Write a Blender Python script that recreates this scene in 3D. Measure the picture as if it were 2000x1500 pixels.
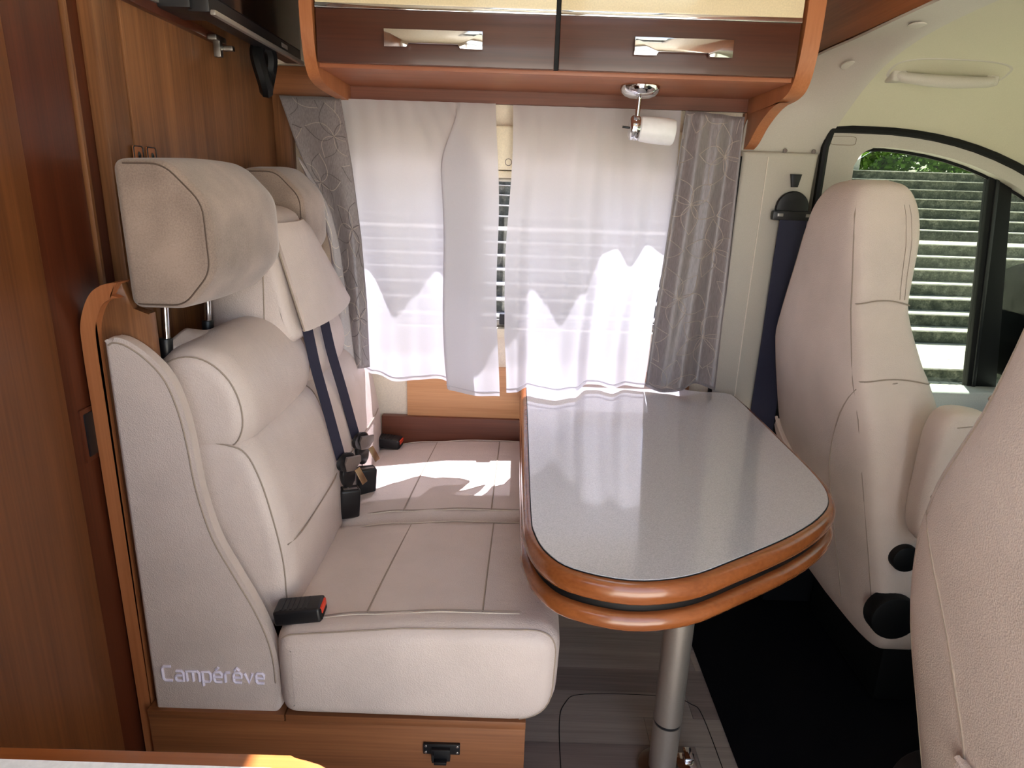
import bpy, bmesh, math, random
from mathutils import Vector, Matrix
random.seed(7)
PI = math.pi
for o in list(bpy.data.objects):
    bpy.data.objects.remove(o)
scn = bpy.context.scene
C = scn.collection

# ------------------------------------------------------------------ camera, sky, sun, exposure
cam_d = bpy.data.cameras.new('camera'); cam_d.sensor_width = 36.0; cam_d.sensor_fit = 'HORIZONTAL'
cam_d.lens = 1290.0 / 2000.0 * 36.0; cam_d.clip_start = 0.02; cam_d.clip_end = 300
cam = bpy.data.objects.new('camera', cam_d); C.objects.link(cam)
PITCH = math.radians(16.6); ROLL = math.radians(1.9)
f_ = Vector((0, math.cos(PITCH), -math.sin(PITCH))); r_ = Vector((1, 0, 0)); u_ = r_.cross(f_)
r2 = r_ * math.cos(ROLL) + u_ * math.sin(ROLL); u2 = u_ * math.cos(ROLL) - r_ * math.sin(ROLL)
M = Matrix((r2, u2, -f_)).transposed().to_4x4(); M.translation = (0, 0, 1.27)
cam.matrix_world = M
scn.camera = cam

SUN_EL = math.radians(57.5); SUN_AZ = math.radians(12)     # azimuth from +Y towards +X
world = bpy.data.worlds.new('sky'); scn.world = world; world.use_nodes = True
wn = world.node_tree; wn.nodes.clear()
sky = wn.nodes.new('ShaderNodeTexSky'); sky.sky_type = 'NISHITA'; sky.sun_disc = False
sky.sun_elevation = SUN_EL; sky.sun_rotation = SUN_AZ; sky.dust_density = 2.0; sky.altitude = 100
bg = wn.nodes.new('ShaderNodeBackground'); bg.inputs[1].default_value = 0.50
wo = wn.nodes.new('ShaderNodeOutputWorld')
hs = wn.nodes.new('ShaderNodeHueSaturation'); hs.inputs['Saturation'].default_value = .62   # hazy, pale sky
wn.links.new(sky.outputs[0], hs.inputs['Color']); wn.links.new(hs.outputs[0], bg.inputs[0]); wn.links.new(bg.outputs[0], wo.inputs[0])
sun_d = bpy.data.lights.new('sun', 'SUN'); sun_d.energy = 29.0; sun_d.angle = math.radians(0.53); sun_d.color = (1.0, .965, .92)
sun = bpy.data.objects.new('sun', sun_d); C.objects.link(sun)
sd = Vector((-math.sin(SUN_AZ) * math.cos(SUN_EL), -math.cos(SUN_AZ) * math.cos(SUN_EL), -math.sin(SUN_EL)))
sun.rotation_euler = sd.to_track_quat('-Z', 'Y').to_euler(); sun.location = (3, 8, 12)
scn.view_settings.view_transform = 'Standard'; scn.view_settings.look = 'None'
scn.view_settings.gamma = 1.0; scn.view_settings.use_curve_mapping = False
scn.view_settings.exposure = 0.70
scn.cycles.max_bounces = 14; scn.cycles.diffuse_bounces = 8; scn.cycles.transparent_max_bounces = 16

# ------------------------------------------------------------------ materials
def srgb(c):
    return tuple((v / 12.92 if v <= .04045 else ((v + .055) / 1.055) ** 2.4) for v in [q / 255 for q in c])
def nm(name):
    m = bpy.data.materials.new(name); m.use_nodes = True
    nt = m.node_tree; b = nt.nodes['Principled BSDF']
    return m, nt, b
def N(nt, t, **k):
    n = nt.nodes.new(t)
    for a, v in k.items(): setattr(n, a, v)
    return n
def coord(nt, scale=(1, 1, 1), rot=(0, 0, 0)):
    tc = N(nt, 'ShaderNodeTexCoord'); mp = N(nt, 'ShaderNodeMapping')
    mp.inputs['Scale'].default_value = scale; mp.inputs['Rotation'].default_value = rot
    nt.links.new(tc.outputs['Object'], mp.inputs[0]); return mp.outputs[0]
def ramp(nt, fac, stops):
    r = N(nt, 'ShaderNodeValToRGB'); el = r.color_ramp.elements
    while len(el) < len(stops): el.new(.5)
    for e, (p, c) in zip(el, stops): e.position = p; e.color = (*c, 1)
    nt.links.new(fac, r.inputs[0]); return r.outputs[0]
def bump(nt, b, h, strength, dist=.002):
    bp = N(nt, 'ShaderNodeBump'); bp.inputs['Strength'].default_value = strength; bp.inputs['Distance'].default_value = dist
    nt.links.new(h, bp.inputs['Height']); nt.links.new(bp.outputs[0], b.inputs['Normal'])
def noise(nt, co, scale, detail=3, rough=.5):
    n = N(nt, 'ShaderNodeTexNoise'); n.inputs['Scale'].default_value = scale; n.inputs['Detail'].default_value = detail
    n.inputs['Roughness'].default_value = rough; nt.links.new(co, n.inputs['Vector']); return n.outputs['Fac']
def plain(name, c, rough=.5, metal=0, spec=.5, tex=0.0, tscale=300, coat=0):
    m, nt, b = nm(name); cl = srgb(c)
    b.inputs['Base Color'].default_value = (*cl, 1); b.inputs['Roughness'].default_value = rough
    b.inputs['Metallic'].default_value = metal; b.inputs['Specular IOR Level'].default_value = spec
    if coat: b.inputs['Coat Weight'].default_value = coat; b.inputs['Coat Roughness'].default_value = .08
    co = coord(nt); n = noise(nt, co, tscale, 2)
    d = .06 if metal < .5 else .03
    nt.links.new(ramp(nt, n, [(.3, tuple(v * (1 - d) for v in cl)), (.7, tuple(min(1, v * (1 + d)) for v in cl))]), b.inputs['Base Color'])
    if tex: bump(nt, b, n, tex, .001)
    return m
def wood(name, dark, light, axis='Z', rough=.42, fine=1.0, coat=.0):
    m, nt, b = nm(name); d, l = srgb(dark), srgb(light)
    s = {'X': (.5, 9, 9), 'Y': (9, .5, 9), 'Z': (9, 9, .5)}[axis]
    co = coord(nt, s); n1 = noise(nt, co, 2.2 * fine, 6, .6)
    s2 = {'X': (2.5, 160, 160), 'Y': (160, 2.5, 160), 'Z': (160, 160, 2.5)}[axis]
    n2 = noise(nt, coord(nt, s2), 1.5, 2, .5)
    mx = N(nt, 'ShaderNodeMath', operation='MULTIPLY_ADD'); nt.links.new(n2, mx.inputs[0]); mx.inputs[1].default_value = .45
    nt.links.new(n1, mx.inputs[2])
    md = tuple((a + c) / 2 for a, c in zip(d, l))
    nt.links.new(ramp(nt, mx.outputs[0], [(.42, d), (.7, md), (.98, l)]), b.inputs['Base Color'])
    b.inputs['Roughness'].default_value = rough; b.inputs['Coat Weight'].default_value = coat; b.inputs['Coat Roughness'].default_value = .12
    bump(nt, b, n2, .06, .0006)
    return m
def leather(name, c, rough=.46, k=1.0):
    m, nt, b = nm(name); cl = srgb(c)
    co = coord(nt)
    n = noise(nt, co, 9, 3)
    nt.links.new(ramp(nt, n, [(.3, tuple(v * .93 for v in cl)), (.7, tuple(v * 1.04 for v in cl))]), b.inputs['Base Color'])
    b.inputs['Roughness'].default_value = rough; b.inputs['Specular IOR Level'].default_value = .45
    v = N(nt, 'ShaderNodeTexVoronoi'); v.inputs['Scale'].default_value = 420; nt.links.new(co, v.inputs['Vector'])
    w = noise(nt, coord(nt, (1, 2.2, 1)), 14, 4, .55)
    ad = N(nt, 'ShaderNodeMath', operation='MULTIPLY_ADD'); nt.links.new(w, ad.inputs[0]); ad.inputs[1].default_value = 5.0 * k
    nt.links.new(v.outputs['Distance'], ad.inputs[2])
    rd = N(nt, 'ShaderNodeTexNoise'); rd.noise_type = 'RIDGED_MULTIFRACTAL'; rd.inputs['Scale'].default_value = 5.0; rd.inputs['Detail'].default_value = 2
    nt.links.new(coord(nt, (1, 1.4, 2.2), (0, .35, 0)), rd.inputs['Vector'])
    cr = N(nt, 'ShaderNodeMapRange'); cr.inputs['From Min'].default_value = .55; cr.inputs['From Max'].default_value = 1.2; cr.inputs['To Max'].default_value = -4.0 * k
    nt.links.new(rd.outputs['Fac'], cr.inputs[0])
    a2 = N(nt, 'ShaderNodeMath', operation='ADD'); nt.links.new(ad.outputs[0], a2.inputs[0]); nt.links.new(cr.outputs[0], a2.inputs[1])
    bump(nt, b, a2.outputs[0], .34, .0016)
    return m

MT = {}
MT['wood_v'] = wood('wood_vertical', (70, 40, 22), (150, 100, 62), 'Z')
MT['wood_h'] = wood('wood_horizontal', (106, 62, 36), (156, 100, 62), 'X')
MT['wood_y'] = wood('wood_transverse', (120, 68, 38), (170, 106, 64), 'Y')
MT['wood_dark_v'] = wood('wood_dark_stile', (58, 24, 13), (92, 44, 24), 'Z', .36)
MT['wood_door'] = wood('wood_door_panel', (80, 42, 19), (128, 76, 40), 'Z')
MT['wood_cab'] = wood('wood_cabinet_front', (56, 26, 17), (84, 44, 30), 'X', .35, coat=.25)
MT['wood_light'] = wood('wood_light_panel', (190, 134, 88), (222, 168, 120), 'X')
MT['wood_lip'] = wood('wood_lipping', (156, 92, 54), (188, 122, 78), 'Z', .4)
MT['wood_soffit'] = wood('wood_soffit', (140, 78, 52), (172, 106, 72), 'X', .4)
MT['wood_back'] = wood('wood_backboard', (92, 50, 34), (128, 74, 52), 'X')
MT['edge'] = wood('table_edge_wood', (122, 66, 32), (154, 90, 48), 'X', .25, coat=.6)
MT['leather'] = leather('beige_leather', (212, 197, 190))
MT['leather_seat'] = leather('cab_seat_leatherette', (213, 197, 187), .5, .2)
MT['seam'] = plain('seam_thread', (158, 142, 128), .7)
MT['seam_dark'] = plain('taupe_seam', (92, 76, 66), .8)
MT['stitch'] = plain('pale_stitching', (222, 212, 198), .6)
MT['cream'] = plain('cream_laminate', (226, 214, 186), .4)
MT['gloss_cream'] = plain('gloss_cream_front', (228, 212, 176), .12, coat=.6)
MT['plastic'] = plain('beige_plastic_trim', (182, 175, 163), .55, tex=.1, tscale=700)
MT['plastic_grey'] = plain('light_grey_plastic', (180, 184, 186), .5)
MT['liner'] = plain('headliner_fabric', (192, 186, 162), .9, tex=.35, tscale=900)
MT['black'] = plain('black_plastic', (20, 20, 23), .38)
MT['blackmat'] = plain('black_floor_mat', (13, 13, 17), .95, spec=.1, tex=.5, tscale=500)
MT['rubber'] = plain('black_rubber', (11, 11, 12), .55, spec=.25)
MT['mattblack'] = plain('matt_black_plastic', (9, 10, 11), 1.0, spec=.02)
MT['navy'] = plain('navy_webbing', (34, 34, 56), .75, tex=.4, tscale=900)
MT['chrome'] = plain('chrome', (225, 225, 228), .07, 1.0)
MT['steel'] = plain('brushed_steel', (150, 146, 140), .32, 1.0)
MT['pole'] = plain('satin_grey_pole', (186, 176, 166), .38, .75)
MT['tongue'] = plain('belt_tongue_plastic', (112, 98, 92), .45)
MT['brass'] = plain('belt_tongue_metal', (196, 160, 128), .3, .9)
MT['red'] = plain('red_button', (226, 62, 30), .45)
MT['white'] = plain('white_laminate', (236, 238, 240), .3)
MT['thread'] = plain('lilac_thread', (236, 230, 250), .6)
MT['screen'] = plain('dark_screen', (12, 9, 9), .12, spec=.6)
MT['silver'] = plain('silver_trim', (176, 172, 166), .35, .7)
MT['wallbeige'] = plain('wall_beige', (230, 218, 196), .6)
MT['hedge'] = plain('hedge_leaf', (120, 160, 48), .6, tscale=3)
MT['bark'] = plain('bark', (120, 110, 96), .9, tex=.5, tscale=40)

def table_top():
    m, nt, b = nm('grey_laminate'); co = coord(nt, (1, 1, 1))
    v = noise(nt, co, 420, 3, .7)
    nt.links.new(ramp(nt, v, [(.35, srgb((184, 183, 188))), (.65, srgb((208, 207, 211)))]), b.inputs['Base Color'])
    b.inputs['Roughness'].default_value = .10; b.inputs['IOR'].default_value = 1.75; b.inputs['Coat Weight'].default_value = .9; b.inputs['Coat Roughness'].default_value = .04
    return m
MT['laminate'] = table_top()
def velour():
    m, nt, b = nm('taupe_velour'); co = coord(nt)
    n = noise(nt, co, 380, 3, .7); n2 = noise(nt, co, 9, 2)
    mx = N(nt, 'ShaderNodeMath', operation='MULTIPLY_ADD'); nt.links.new(n, mx.inputs[0]); mx.inputs[1].default_value = .6; nt.links.new(n2, mx.inputs[2])
    nt.links.new(ramp(nt, mx.outputs[0], [(.5, srgb((116, 100, 90))), (1.0, srgb((168, 147, 134)))]), b.inputs['Base Color'])
    b.inputs['Roughness'].default_value = .9; b.inputs['Sheen Weight'].default_value = .4
    bump(nt, b, n, .35, .001); return m
MT['velour'] = velour()
def drape():
    m, nt, b = nm('grey_satin'); co = coord(nt, (1, 1, 1))
    n = noise(nt, coord(nt, (300, 300, 20)), 2, 2)
    nt.links.new(ramp(nt, n, [(.3, srgb((122, 114, 116))), (.7, srgb((146, 137, 138)))]), b.inputs['Base Color'])
    b.inputs['Roughness'].default_value = .38; b.inputs['Sheen Weight'].default_value = .3; b.inputs['Metallic'].default_value = .15
    bump(nt, b, n, .1, .0008)
    return m
MT['drape'] = drape()
MT['lining'] = plain('grey_satin_lining', (176, 170, 172), .4)
MT['embro'] = plain('embroidery_thread', (172, 158, 150), .5)
MT['embro_dark'] = plain('embroidery_thread_dark', (96, 86, 88), .5)
def sheer():
    m, nt, b = nm('white_sheer_voile'); nt.nodes.remove(b); out = nt.nodes['Material Output']
    co = coord(nt, (900, 900, 900)); n = noise(nt, co, 1.0, 1)
    tr = N(nt, 'ShaderNodeBsdfTransparent'); tl = N(nt, 'ShaderNodeBsdfTranslucent'); df = N(nt, 'ShaderNodeBsdfDiffuse')
    tl.inputs[0].default_value = (.74, .725, .75, 1); df.inputs[0].default_value = (.84, .82, .85, 1)
    m1 = N(nt, 'ShaderNodeMixShader'); m1.inputs[0].default_value = .5
    nt.links.new(tl.outputs[0], m1.inputs[1]); nt.links.new(df.outputs[0], m1.inputs[2])
    m2 = N(nt, 'ShaderNodeMixShader')
    mr = N(nt, 'ShaderNodeMapRange'); mr.inputs['To Min'].default_value = .89; mr.inputs['To Max'].default_value = .98
    nt.links.new(n, mr.inputs[0]); nt.links.new(mr.outputs[0], m2.inputs[0])
    nt.links.new(tr.outputs[0], m2.inputs[1]); nt.links.new(m1.outputs[0], m2.inputs[2]); nt.links.new(m2.outputs[0], out.inputs[0])
    return m
MT['sheer'] = sheer()
def glass(name, tint):
    m, nt, b = nm(name); nt.nodes.remove(b); out = nt.nodes['Material Output']
    tr = N(nt, 'ShaderNodeBsdfTransparent'); tr.inputs[0].default_value = (*tint, 1)
    gl = N(nt, 'ShaderNodeBsdfGlossy'); gl.inputs['Roughness'].default_value = .02
    lw = N(nt, 'ShaderNodeLayerWeight'); lw.inputs[0].default_value = .5
    pw = N(nt, 'ShaderNodeMath', operation='POWER'); nt.links.new(lw.outputs['Facing'], pw.inputs[0]); pw.inputs[1].default_value = 5.0
    fr = N(nt, 'ShaderNodeMath', operation='MULTIPLY_ADD'); nt.links.new(pw.outputs[0], fr.inputs[0]); fr.inputs[1].default_value = .9; fr.inputs[2].default_value = .035
    mx = N(nt, 'ShaderNodeMixShader'); nt.links.new(fr.outputs[0], mx.inputs[0])
    nt.links.new(tr.outputs[0], mx.inputs[1]); nt.links.new(gl.outputs[0], mx.inputs[2]); nt.links.new(mx.outputs[0], out.inputs[0])
    return m
MT['glass'] = glass('clear_glass', (.93, .96, .94)); MT['tinted'] = glass('green_tinted_glass', (.47, .505, .45)); MT['acrylic'] = glass('tinted_acrylic', (.55, .55, .595))
def frosted():
    m, nt, b = nm('frosted_glass'); n = noise(nt, coord(nt), 60, 2)
    nt.links.new(ramp(nt, n, [(.2, (.84, .83, .83)), (.8, (.92, .91, .92))]), b.inputs['Base Color'])
    b.inputs['Roughness'].default_value = .35; b.inputs['Subsurface Weight'].default_value = .4; b.inputs['Subsurface Radius'].default_value = (.02, .02, .02)
    return m
MT['frost'] = frosted()
def vinyl(name, a, c):
    return wood(name, a, c, 'X', .5, 1.5)
VIN = [vinyl('floor_plank_a', (128, 119, 112), (168, 157, 148)), vinyl('floor_plank_b', (104, 94, 90), (146, 133, 126)), vinyl('floor_plank_c', (144, 131, 120), (184, 170, 157))]
def stone(name, a, c, e, sc=7):
    m, nt, b = nm(name); co = coord(nt)
    n = noise(nt, co, sc, 8, .75); n2 = noise(nt, co, sc * 6, 4, .7)
    mx = N(nt, 'ShaderNodeMath', operation='MULTIPLY_ADD'); nt.links.new(n2, mx.inputs[0]); mx.inputs[1].default_value = .5; nt.links.new(n, mx.inputs[2])
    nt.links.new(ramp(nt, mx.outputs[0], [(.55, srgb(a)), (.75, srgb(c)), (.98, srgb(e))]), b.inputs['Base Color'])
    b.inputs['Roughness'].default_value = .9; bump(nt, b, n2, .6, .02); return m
MT['riser'] = stone('shaded_mossy_granite', (30, 33, 27), (84, 86, 74), (150, 146, 130))  # moss tone, darkened so the colour also carries the risers' shade
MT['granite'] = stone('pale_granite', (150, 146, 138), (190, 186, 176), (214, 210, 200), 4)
def cobble():
    m, nt, b = nm('cobble_paving'); co = coord(nt)
    v = N(nt, 'ShaderNodeTexVoronoi'); v.feature = 'DISTANCE_TO_EDGE'; v.inputs['Scale'].default_value = 9; nt.links.new(co, v.inputs['Vector'])
    nt.links.new(ramp(nt, v.outputs[0], [(.02, srgb((120, 116, 104))), (.12, srgb((206, 200, 188)))]), b.inputs['Base Color'])
    b.inputs['Roughness'].default_value = .9; bump(nt, b, v.outputs[0], .5, .03); return m
MT['cobble'] = cobble()

# ------------------------------------------------------------------ mesh helpers
def linked(name, me, mat, parent=None, smooth=38):
    me.name = name
    if smooth:
        for p in me.polygons: p.use_smooth = True
        try: me.set_sharp_from_angle(angle=math.radians(smooth))
        except Exception: pass
    me.materials.clear(); me.materials.append(MT[mat] if isinstance(mat, str) else mat)
    o = bpy.data.objects.new(name, me); C.objects.link(o)
    if parent is not None:
        L = Vector((0, 0, 0)); q = parent
        while q is not None: L += q.location; q = q.parent
        me.transform(Matrix.Translation(-L)); o.parent = parent
    else:
        vs = [v.co for v in me.vertices]
        lo = [min(v[i] for v in vs) for i in range(3)]; hi = [max(v[i] for v in vs) for i in range(3)]
        b = Vector(((lo[0] + hi[0]) / 2, (lo[1] + hi[1]) / 2, lo[2]))
        me.transform(Matrix.Translation(-b)); o.location = b
    return o
def frombm(bm, name='m'):
    bmesh.ops.recalc_face_normals(bm, faces=bm.faces)
    me = bpy.data.meshes.new(name); bm.to_mesh(me); bm.free(); return me
def pyd(v, f):
    bm = bmesh.new(); vs = [bm.verts.new(p) for p in v]
    for q in f:
        try: bm.faces.new([vs[i] for i in q])
        except ValueError: pass
    return frombm(bm)
def add_box(bm, x0, x1, y0, y1, z0, z1, bev=0, seg=2):
    vs = [bm.verts.new((x, y, z)) for z in (z0, z1) for (x, y) in ((x0, y0), (x1, y0), (x1, y1), (x0, y1))]
    fs = [(3, 2, 1, 0), (4, 5, 6, 7), (0, 1, 5, 4), (1, 2, 6, 5), (2, 3, 7, 6), (3, 0, 4, 7)]
    ff = [bm.faces.new([vs[i] for i in q]) for q in fs]
    if bev:
        es = list({e for q in ff for e in q.edges})
        bmesh.ops.bevel(bm, geom=es, offset=bev, segments=seg, affect='EDGES', profile=.6)
def box(x0, x1, y0, y1, z0, z1, bev=0, seg=2):
    bm = bmesh.new(); add_box(bm, x0, x1, y0, y1, z0, z1, bev, seg); return frombm(bm)
def boxes(L, bev=0):
    bm = bmesh.new()
    for b in L:
        b2 = bmesh.new(); add_box(b2, *b, bev); me = frombm(b2); bm.from_mesh(me); bpy.data.meshes.remove(me)
    return frombm(bm)
AX = {'Y': lambda a, b, t: (a, t, b), 'X': lambda a, b, t: (t, a, b), 'Z': lambda a, b, t: (a, b, t)}
def prism(poly, axis, t0, t1, bev=0, seg=2):
    """extrude 2D polygon along axis (Y: (x,z); X: (y,z); Z: (x,y))"""
    bm = bmesh.new(); g = AX[axis]
    a = [bm.verts.new(g(p[0], p[1], t0)) for p in poly]; b = [bm.verts.new(g(p[0], p[1], t1)) for p in poly]
    n = len(poly); fa = bm.faces.new(a); fb = bm.faces.new(b)
    for i in range(n): bm.faces.new((a[i], a[(i + 1) % n], b[(i + 1) % n], b[i]))
    if bev:
        es = list(set(fa.edges) | set(fb.edges))
        bmesh.ops.bevel(bm, geom=es, offset=bev, segments=seg, affect='EDGES', profile=.5)
    bmesh.ops.triangulate(bm, faces=[f for f in bm.faces if len(f.verts) > 4])
    return frombm(bm)
def smooth_poly(pts, n=6, closed=True):
    """Catmull-Rom"""
    out = []; m = len(pts)
    rng = range(m) if closed else range(m - 1)
    for i in rng:
        g = (lambda k: pts[k % m]) if closed else (lambda k: pts[max(0, min(m - 1, k))])
        p0, p1, p2, p3 = g(i - 1), g(i), g(i + 1), g(i + 2)
        for j in range(n):
            t = j / n
            out.append(tuple(.5 * (2 * b + (c - a) * t + (2 * a - 5 * b + 4 * c - d) * t * t + (3 * b - a - 3 * c + d) * t ** 3) for a, b, c, d in zip(p0, p1, p2, p3)))
    if not closed: out.append(tuple(pts[-1]))
    return out
def inset(poly, d):
    n = len(poly); A = sum(poly[i][0] * poly[(i + 1) % n][1] - poly[(i + 1) % n][0] * poly[i][1] for i in range(n))
    s = 1 if A > 0 else -1; out = []
    for i in range(n):
        a, b, c = poly[i - 1], poly[i], poly[(i + 1) % n]
        def nr(p, q):
            dx, dy = q[0] - p[0], q[1] - p[1]; l = math.hypot(dx, dy) or 1e-9
            return (-dy / l * s, dx / l * s)
        n1, n2 = nr(a, b), nr(b, c); mx, my = n1[0] + n2[0], n1[1] + n2[1]; l = math.hypot(mx, my) or 1e-9
        out.append((b[0] + mx / l * d, b[1] + my / l * d))
    return out
def round_poly(pts, r, k=5):
    out = []; n = len(pts)
    for i in range(n):
        a, b, c = Vector(pts[i - 1]), Vector(pts[i]), Vector(pts[(i + 1) % n])
        d1, d2 = (a - b), (c - b); l1, l2 = d1.length, d2.length; d1.normalize(); d2.normalize()
        ang = d1.angle(d2)
        if ang > 2.95: out.append(tuple(b)); continue
        t = min((r[i] if isinstance(r, list) else r) / math.tan(ang / 2), l1 * .45, l2 * .45); p, q = b + d1 * t, b + d2 * t
        for j in range(k + 1):
            u = j / k; out.append(tuple(p * (1 - u) ** 2 + b * 2 * u * (1 - u) + q * u * u))
        if l2 > .10:
            e = pts[(i + 1) % n]
            for j in ((.36, .5, .64) if l2 > .3 else (.5,)): out.append((b.x + (e[0] - b.x) * j, b.y + (e[1] - b.y) * j))
    return out
def puff(poly, axis, t0, t1, r, k=5, r1=None, crown=0.0, mid=6):
    """extrude a profile with rounded (pillow) ends; crown swells the middle"""
    r1 = r if r1 is None else r1
    st = []
    for i in range(k + 1):
        a = i / k * PI / 2; st.append((t0 + r * (1 - math.sin(a)) if False else t0 + r * (1 - math.cos(PI / 2 - a)) if False else t0 + r * (1 - math.cos(a)), r * (1 - math.sin(a))))
    for i in range(1, mid): st.append((t0 + r + (t1 - r1 - t0 - r) * i / mid, 0))
    for i in range(k, -1, -1):
        a = i / k * PI / 2; st.append((t1 - r1 * (1 - math.cos(a)), r1 * (1 - math.sin(a))))
    bm = bmesh.new(); g = AX[axis]; rings = []
    for t, d in st:
        u = (t - t0) / (t1 - t0)
        pp = inset(poly, d * .8 - crown * math.sin(PI * u))
        rings.append([bm.verts.new(g(p[0], p[1], t)) for p in pp])
    n = len(poly)
    for A, B in zip(rings, rings[1:]):
        for i in range(n): bm.faces.new((A[i], A[(i + 1) % n], B[(i + 1) % n], B[i]))
    for R in (rings[0], rings[-1]): bm.faces.new(R)
    bmesh.ops.triangulate(bm, faces=[f for f in bm.faces if len(f.verts) > 4])
    return frombm(bm)
def tube(path, r, seg=6, closed=False, bm=None, rz=None):
    own = bm is None
    if own: bm = bmesh.new()
    P = [Vector(p) for p in path]; n = len(P); rings = []; up = Vector((0, 0, 1))
    prev = None
    for i in range(n):
        if closed: t = P[(i + 1) % n] - P[i - 1]
        else: t = P[min(i + 1, n - 1)] - P[max(i - 1, 0)]
        if t.length < 1e-9: t = Vector((0, 0, 1))
        t.normalize()
        if prev is None:
            a = Vector((0, 0, 1)) if abs(t.z) < .9 else Vector((1, 0, 0)); x = t.cross(a).normalized()
        else:
            x = (prev - t * prev.dot(t)); x = x.normalized() if x.length > 1e-6 else t.orthogonal().normalized()
        prev = x; y = t.cross(x); rr = r[i] if isinstance(r, (list, tuple)) else r
        rings.append([bm.verts.new(P[i] + x * math.cos(2 * PI * k / seg) * rr + y * math.sin(2 * PI * k / seg) * rr) for k in range(seg)])
    rg = range(n) if closed else range(n - 1)
    for i in rg:
        A, B = rings[i], rings[(i + 1) % n]
        for k in range(seg): bm.faces.new((A[k], A[(k + 1) % seg], B[(k + 1) % seg], B[k]))
    if not closed:
        for R in (rings[0], rings[-1]):
            try: bm.faces.new(R)
            except ValueError: pass
    return frombm(bm) if own else bm
def tubes(paths, r, seg=5):
    bm = bmesh.new()
    for p in paths: tube(p, r, seg, bm=bm)
    return frombm(bm)
def cyl(p0, p1, r, seg=24, r1=None, cap=0):
    p0, p1 = Vector(p0), Vector(p1); d = (p1 - p0)
    r1 = r if r1 is None else r1
    if cap:
        u = d.normalized(); return tube([p0, p0 + u * cap * .3, p0 + u * cap, p1 - u * cap, p1 - u * cap * .3, p1], [r - cap, r - cap * .3, r, r1, r1 - cap * .3, r1 - cap], seg)
    return tube([p0, p1], [r, r1], seg)
def sheet(fn, nu, nv, thick=0.0):
    v = [fn(i / nu, j / nv) for j in range(nv + 1) for i in range(nu + 1)]
    f = [(j * (nu + 1) + i, j * (nu + 1) + i + 1, (j + 1) * (nu + 1) + i + 1, (j + 1) * (nu + 1) + i) for j in range(nv) for i in range(nu)]
    me = bpy.data.meshes.new('s'); me.from_pydata([tuple(p) for p in v], [], f)
    if thick:
        bm = bmesh.new(); bm.from_mesh(me); bm.normal_update()
        bmesh.ops.solidify(bm, geom=bm.faces[:], thickness=thick); bpy.data.meshes.remove(me); return frombm(bm)
    return me
def loft(rings, cap=True):
    bm = bmesh.new(); R = [[bm.verts.new(p) for p in r] for r in rings]; n = len(R[0])
    for A, B in zip(R, R[1:]):
        for i in range(n): bm.faces.new((A[i], A[(i + 1) % n], B[(i + 1) % n], B[i]))
    if cap:
        for r in (R[0], R[-1]):
            c = bm.verts.new(sum((v.co for v in r), Vector()) / n)
            for i in range(n): bm.faces.new((r[i], r[(i + 1) % n], c))
    return frombm(bm)
def text_mesh(body, size, extrude, bevel=0, offset=0):
    cu = bpy.data.curves.new('t', 'FONT'); cu.body = body; cu.size = size; cu.extrude = extrude; cu.bevel_depth = bevel; cu.offset = offset
    cu.resolution_u = 3
    o = bpy.data.objects.new('t', cu); C.objects.link(o)
    bpy.context.view_layer.update()
    me = bpy.data.meshes.new_from_object(o.evaluated_get(bpy.context.evaluated_depsgraph_get()))
    bpy.data.objects.remove(o); bpy.data.curves.remove(cu); return me
def tag(o, label, cat, group=None):
    o['label'] = label; o['category'] = cat
    if group: o['group'] = group
    return o
def thing(name, label, cat, loc=(0, 0, 0), group=None):
    o = bpy.data.objects.new(name, None); C.objects.link(o); o.location = loc; o.empty_display_size = .1
    return tag(o, label, cat, group)
def struct(o, label=None):
    o['kind'] = 'structure'
    if label: o['label'] = label
    return o
def group_empty(name, loc, label):
    o = bpy.data.objects.new(name, None); C.objects.link(o); o.location = loc; return struct(o, label)

# ================================================================== SETTING
# floor with vinyl planks
floor = struct(linked('floor', box(-.72, .56, -.14, 1.95, -.06, -.004), 'rubber'), 'grey wood-strip vinyl floor')
y = -.12; k = 0
while y < 1.94:
    x = -.72 + random.uniform(-.5, 0)
    while x < .555:
        L = random.uniform(.32, .62); a, b = max(x, -.72), min(x + L, .555)
        if b - a > .02:
            linked('plank', box(a + .0005, b - .0005, y + .0005, min(y + .0865, 1.949), -.004, 0), VIN[random.choice([0, 0, 1, 1, 2])], floor, 0); k += 1
        x += L
    y += .087
hp = smooth_poly([(.14, .95), (.143, 1.30), (.165, 1.40), (.22, 1.432), (.42, 1.434), (.49, 1.41), (.513, 1.34), (.515, .95)], 6, False)
linked('hatch_seam', tube([(p[0], p[1], .0002) for p in hp], .0012, 4), 'rubber', floor)
struct(linked('floor_cab', box(.56, 2.0, -.14, 1.99, -.06, -.003), 'rubber'), 'cab floor under black mat')
mat_o = tag(linked('floor_mat', box(.552, 1.95, .10, 1.90, -.002, .007, .002), 'blackmat'), 'black carpet mat covering the cab floor beside the table leg', 'mat')

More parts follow.
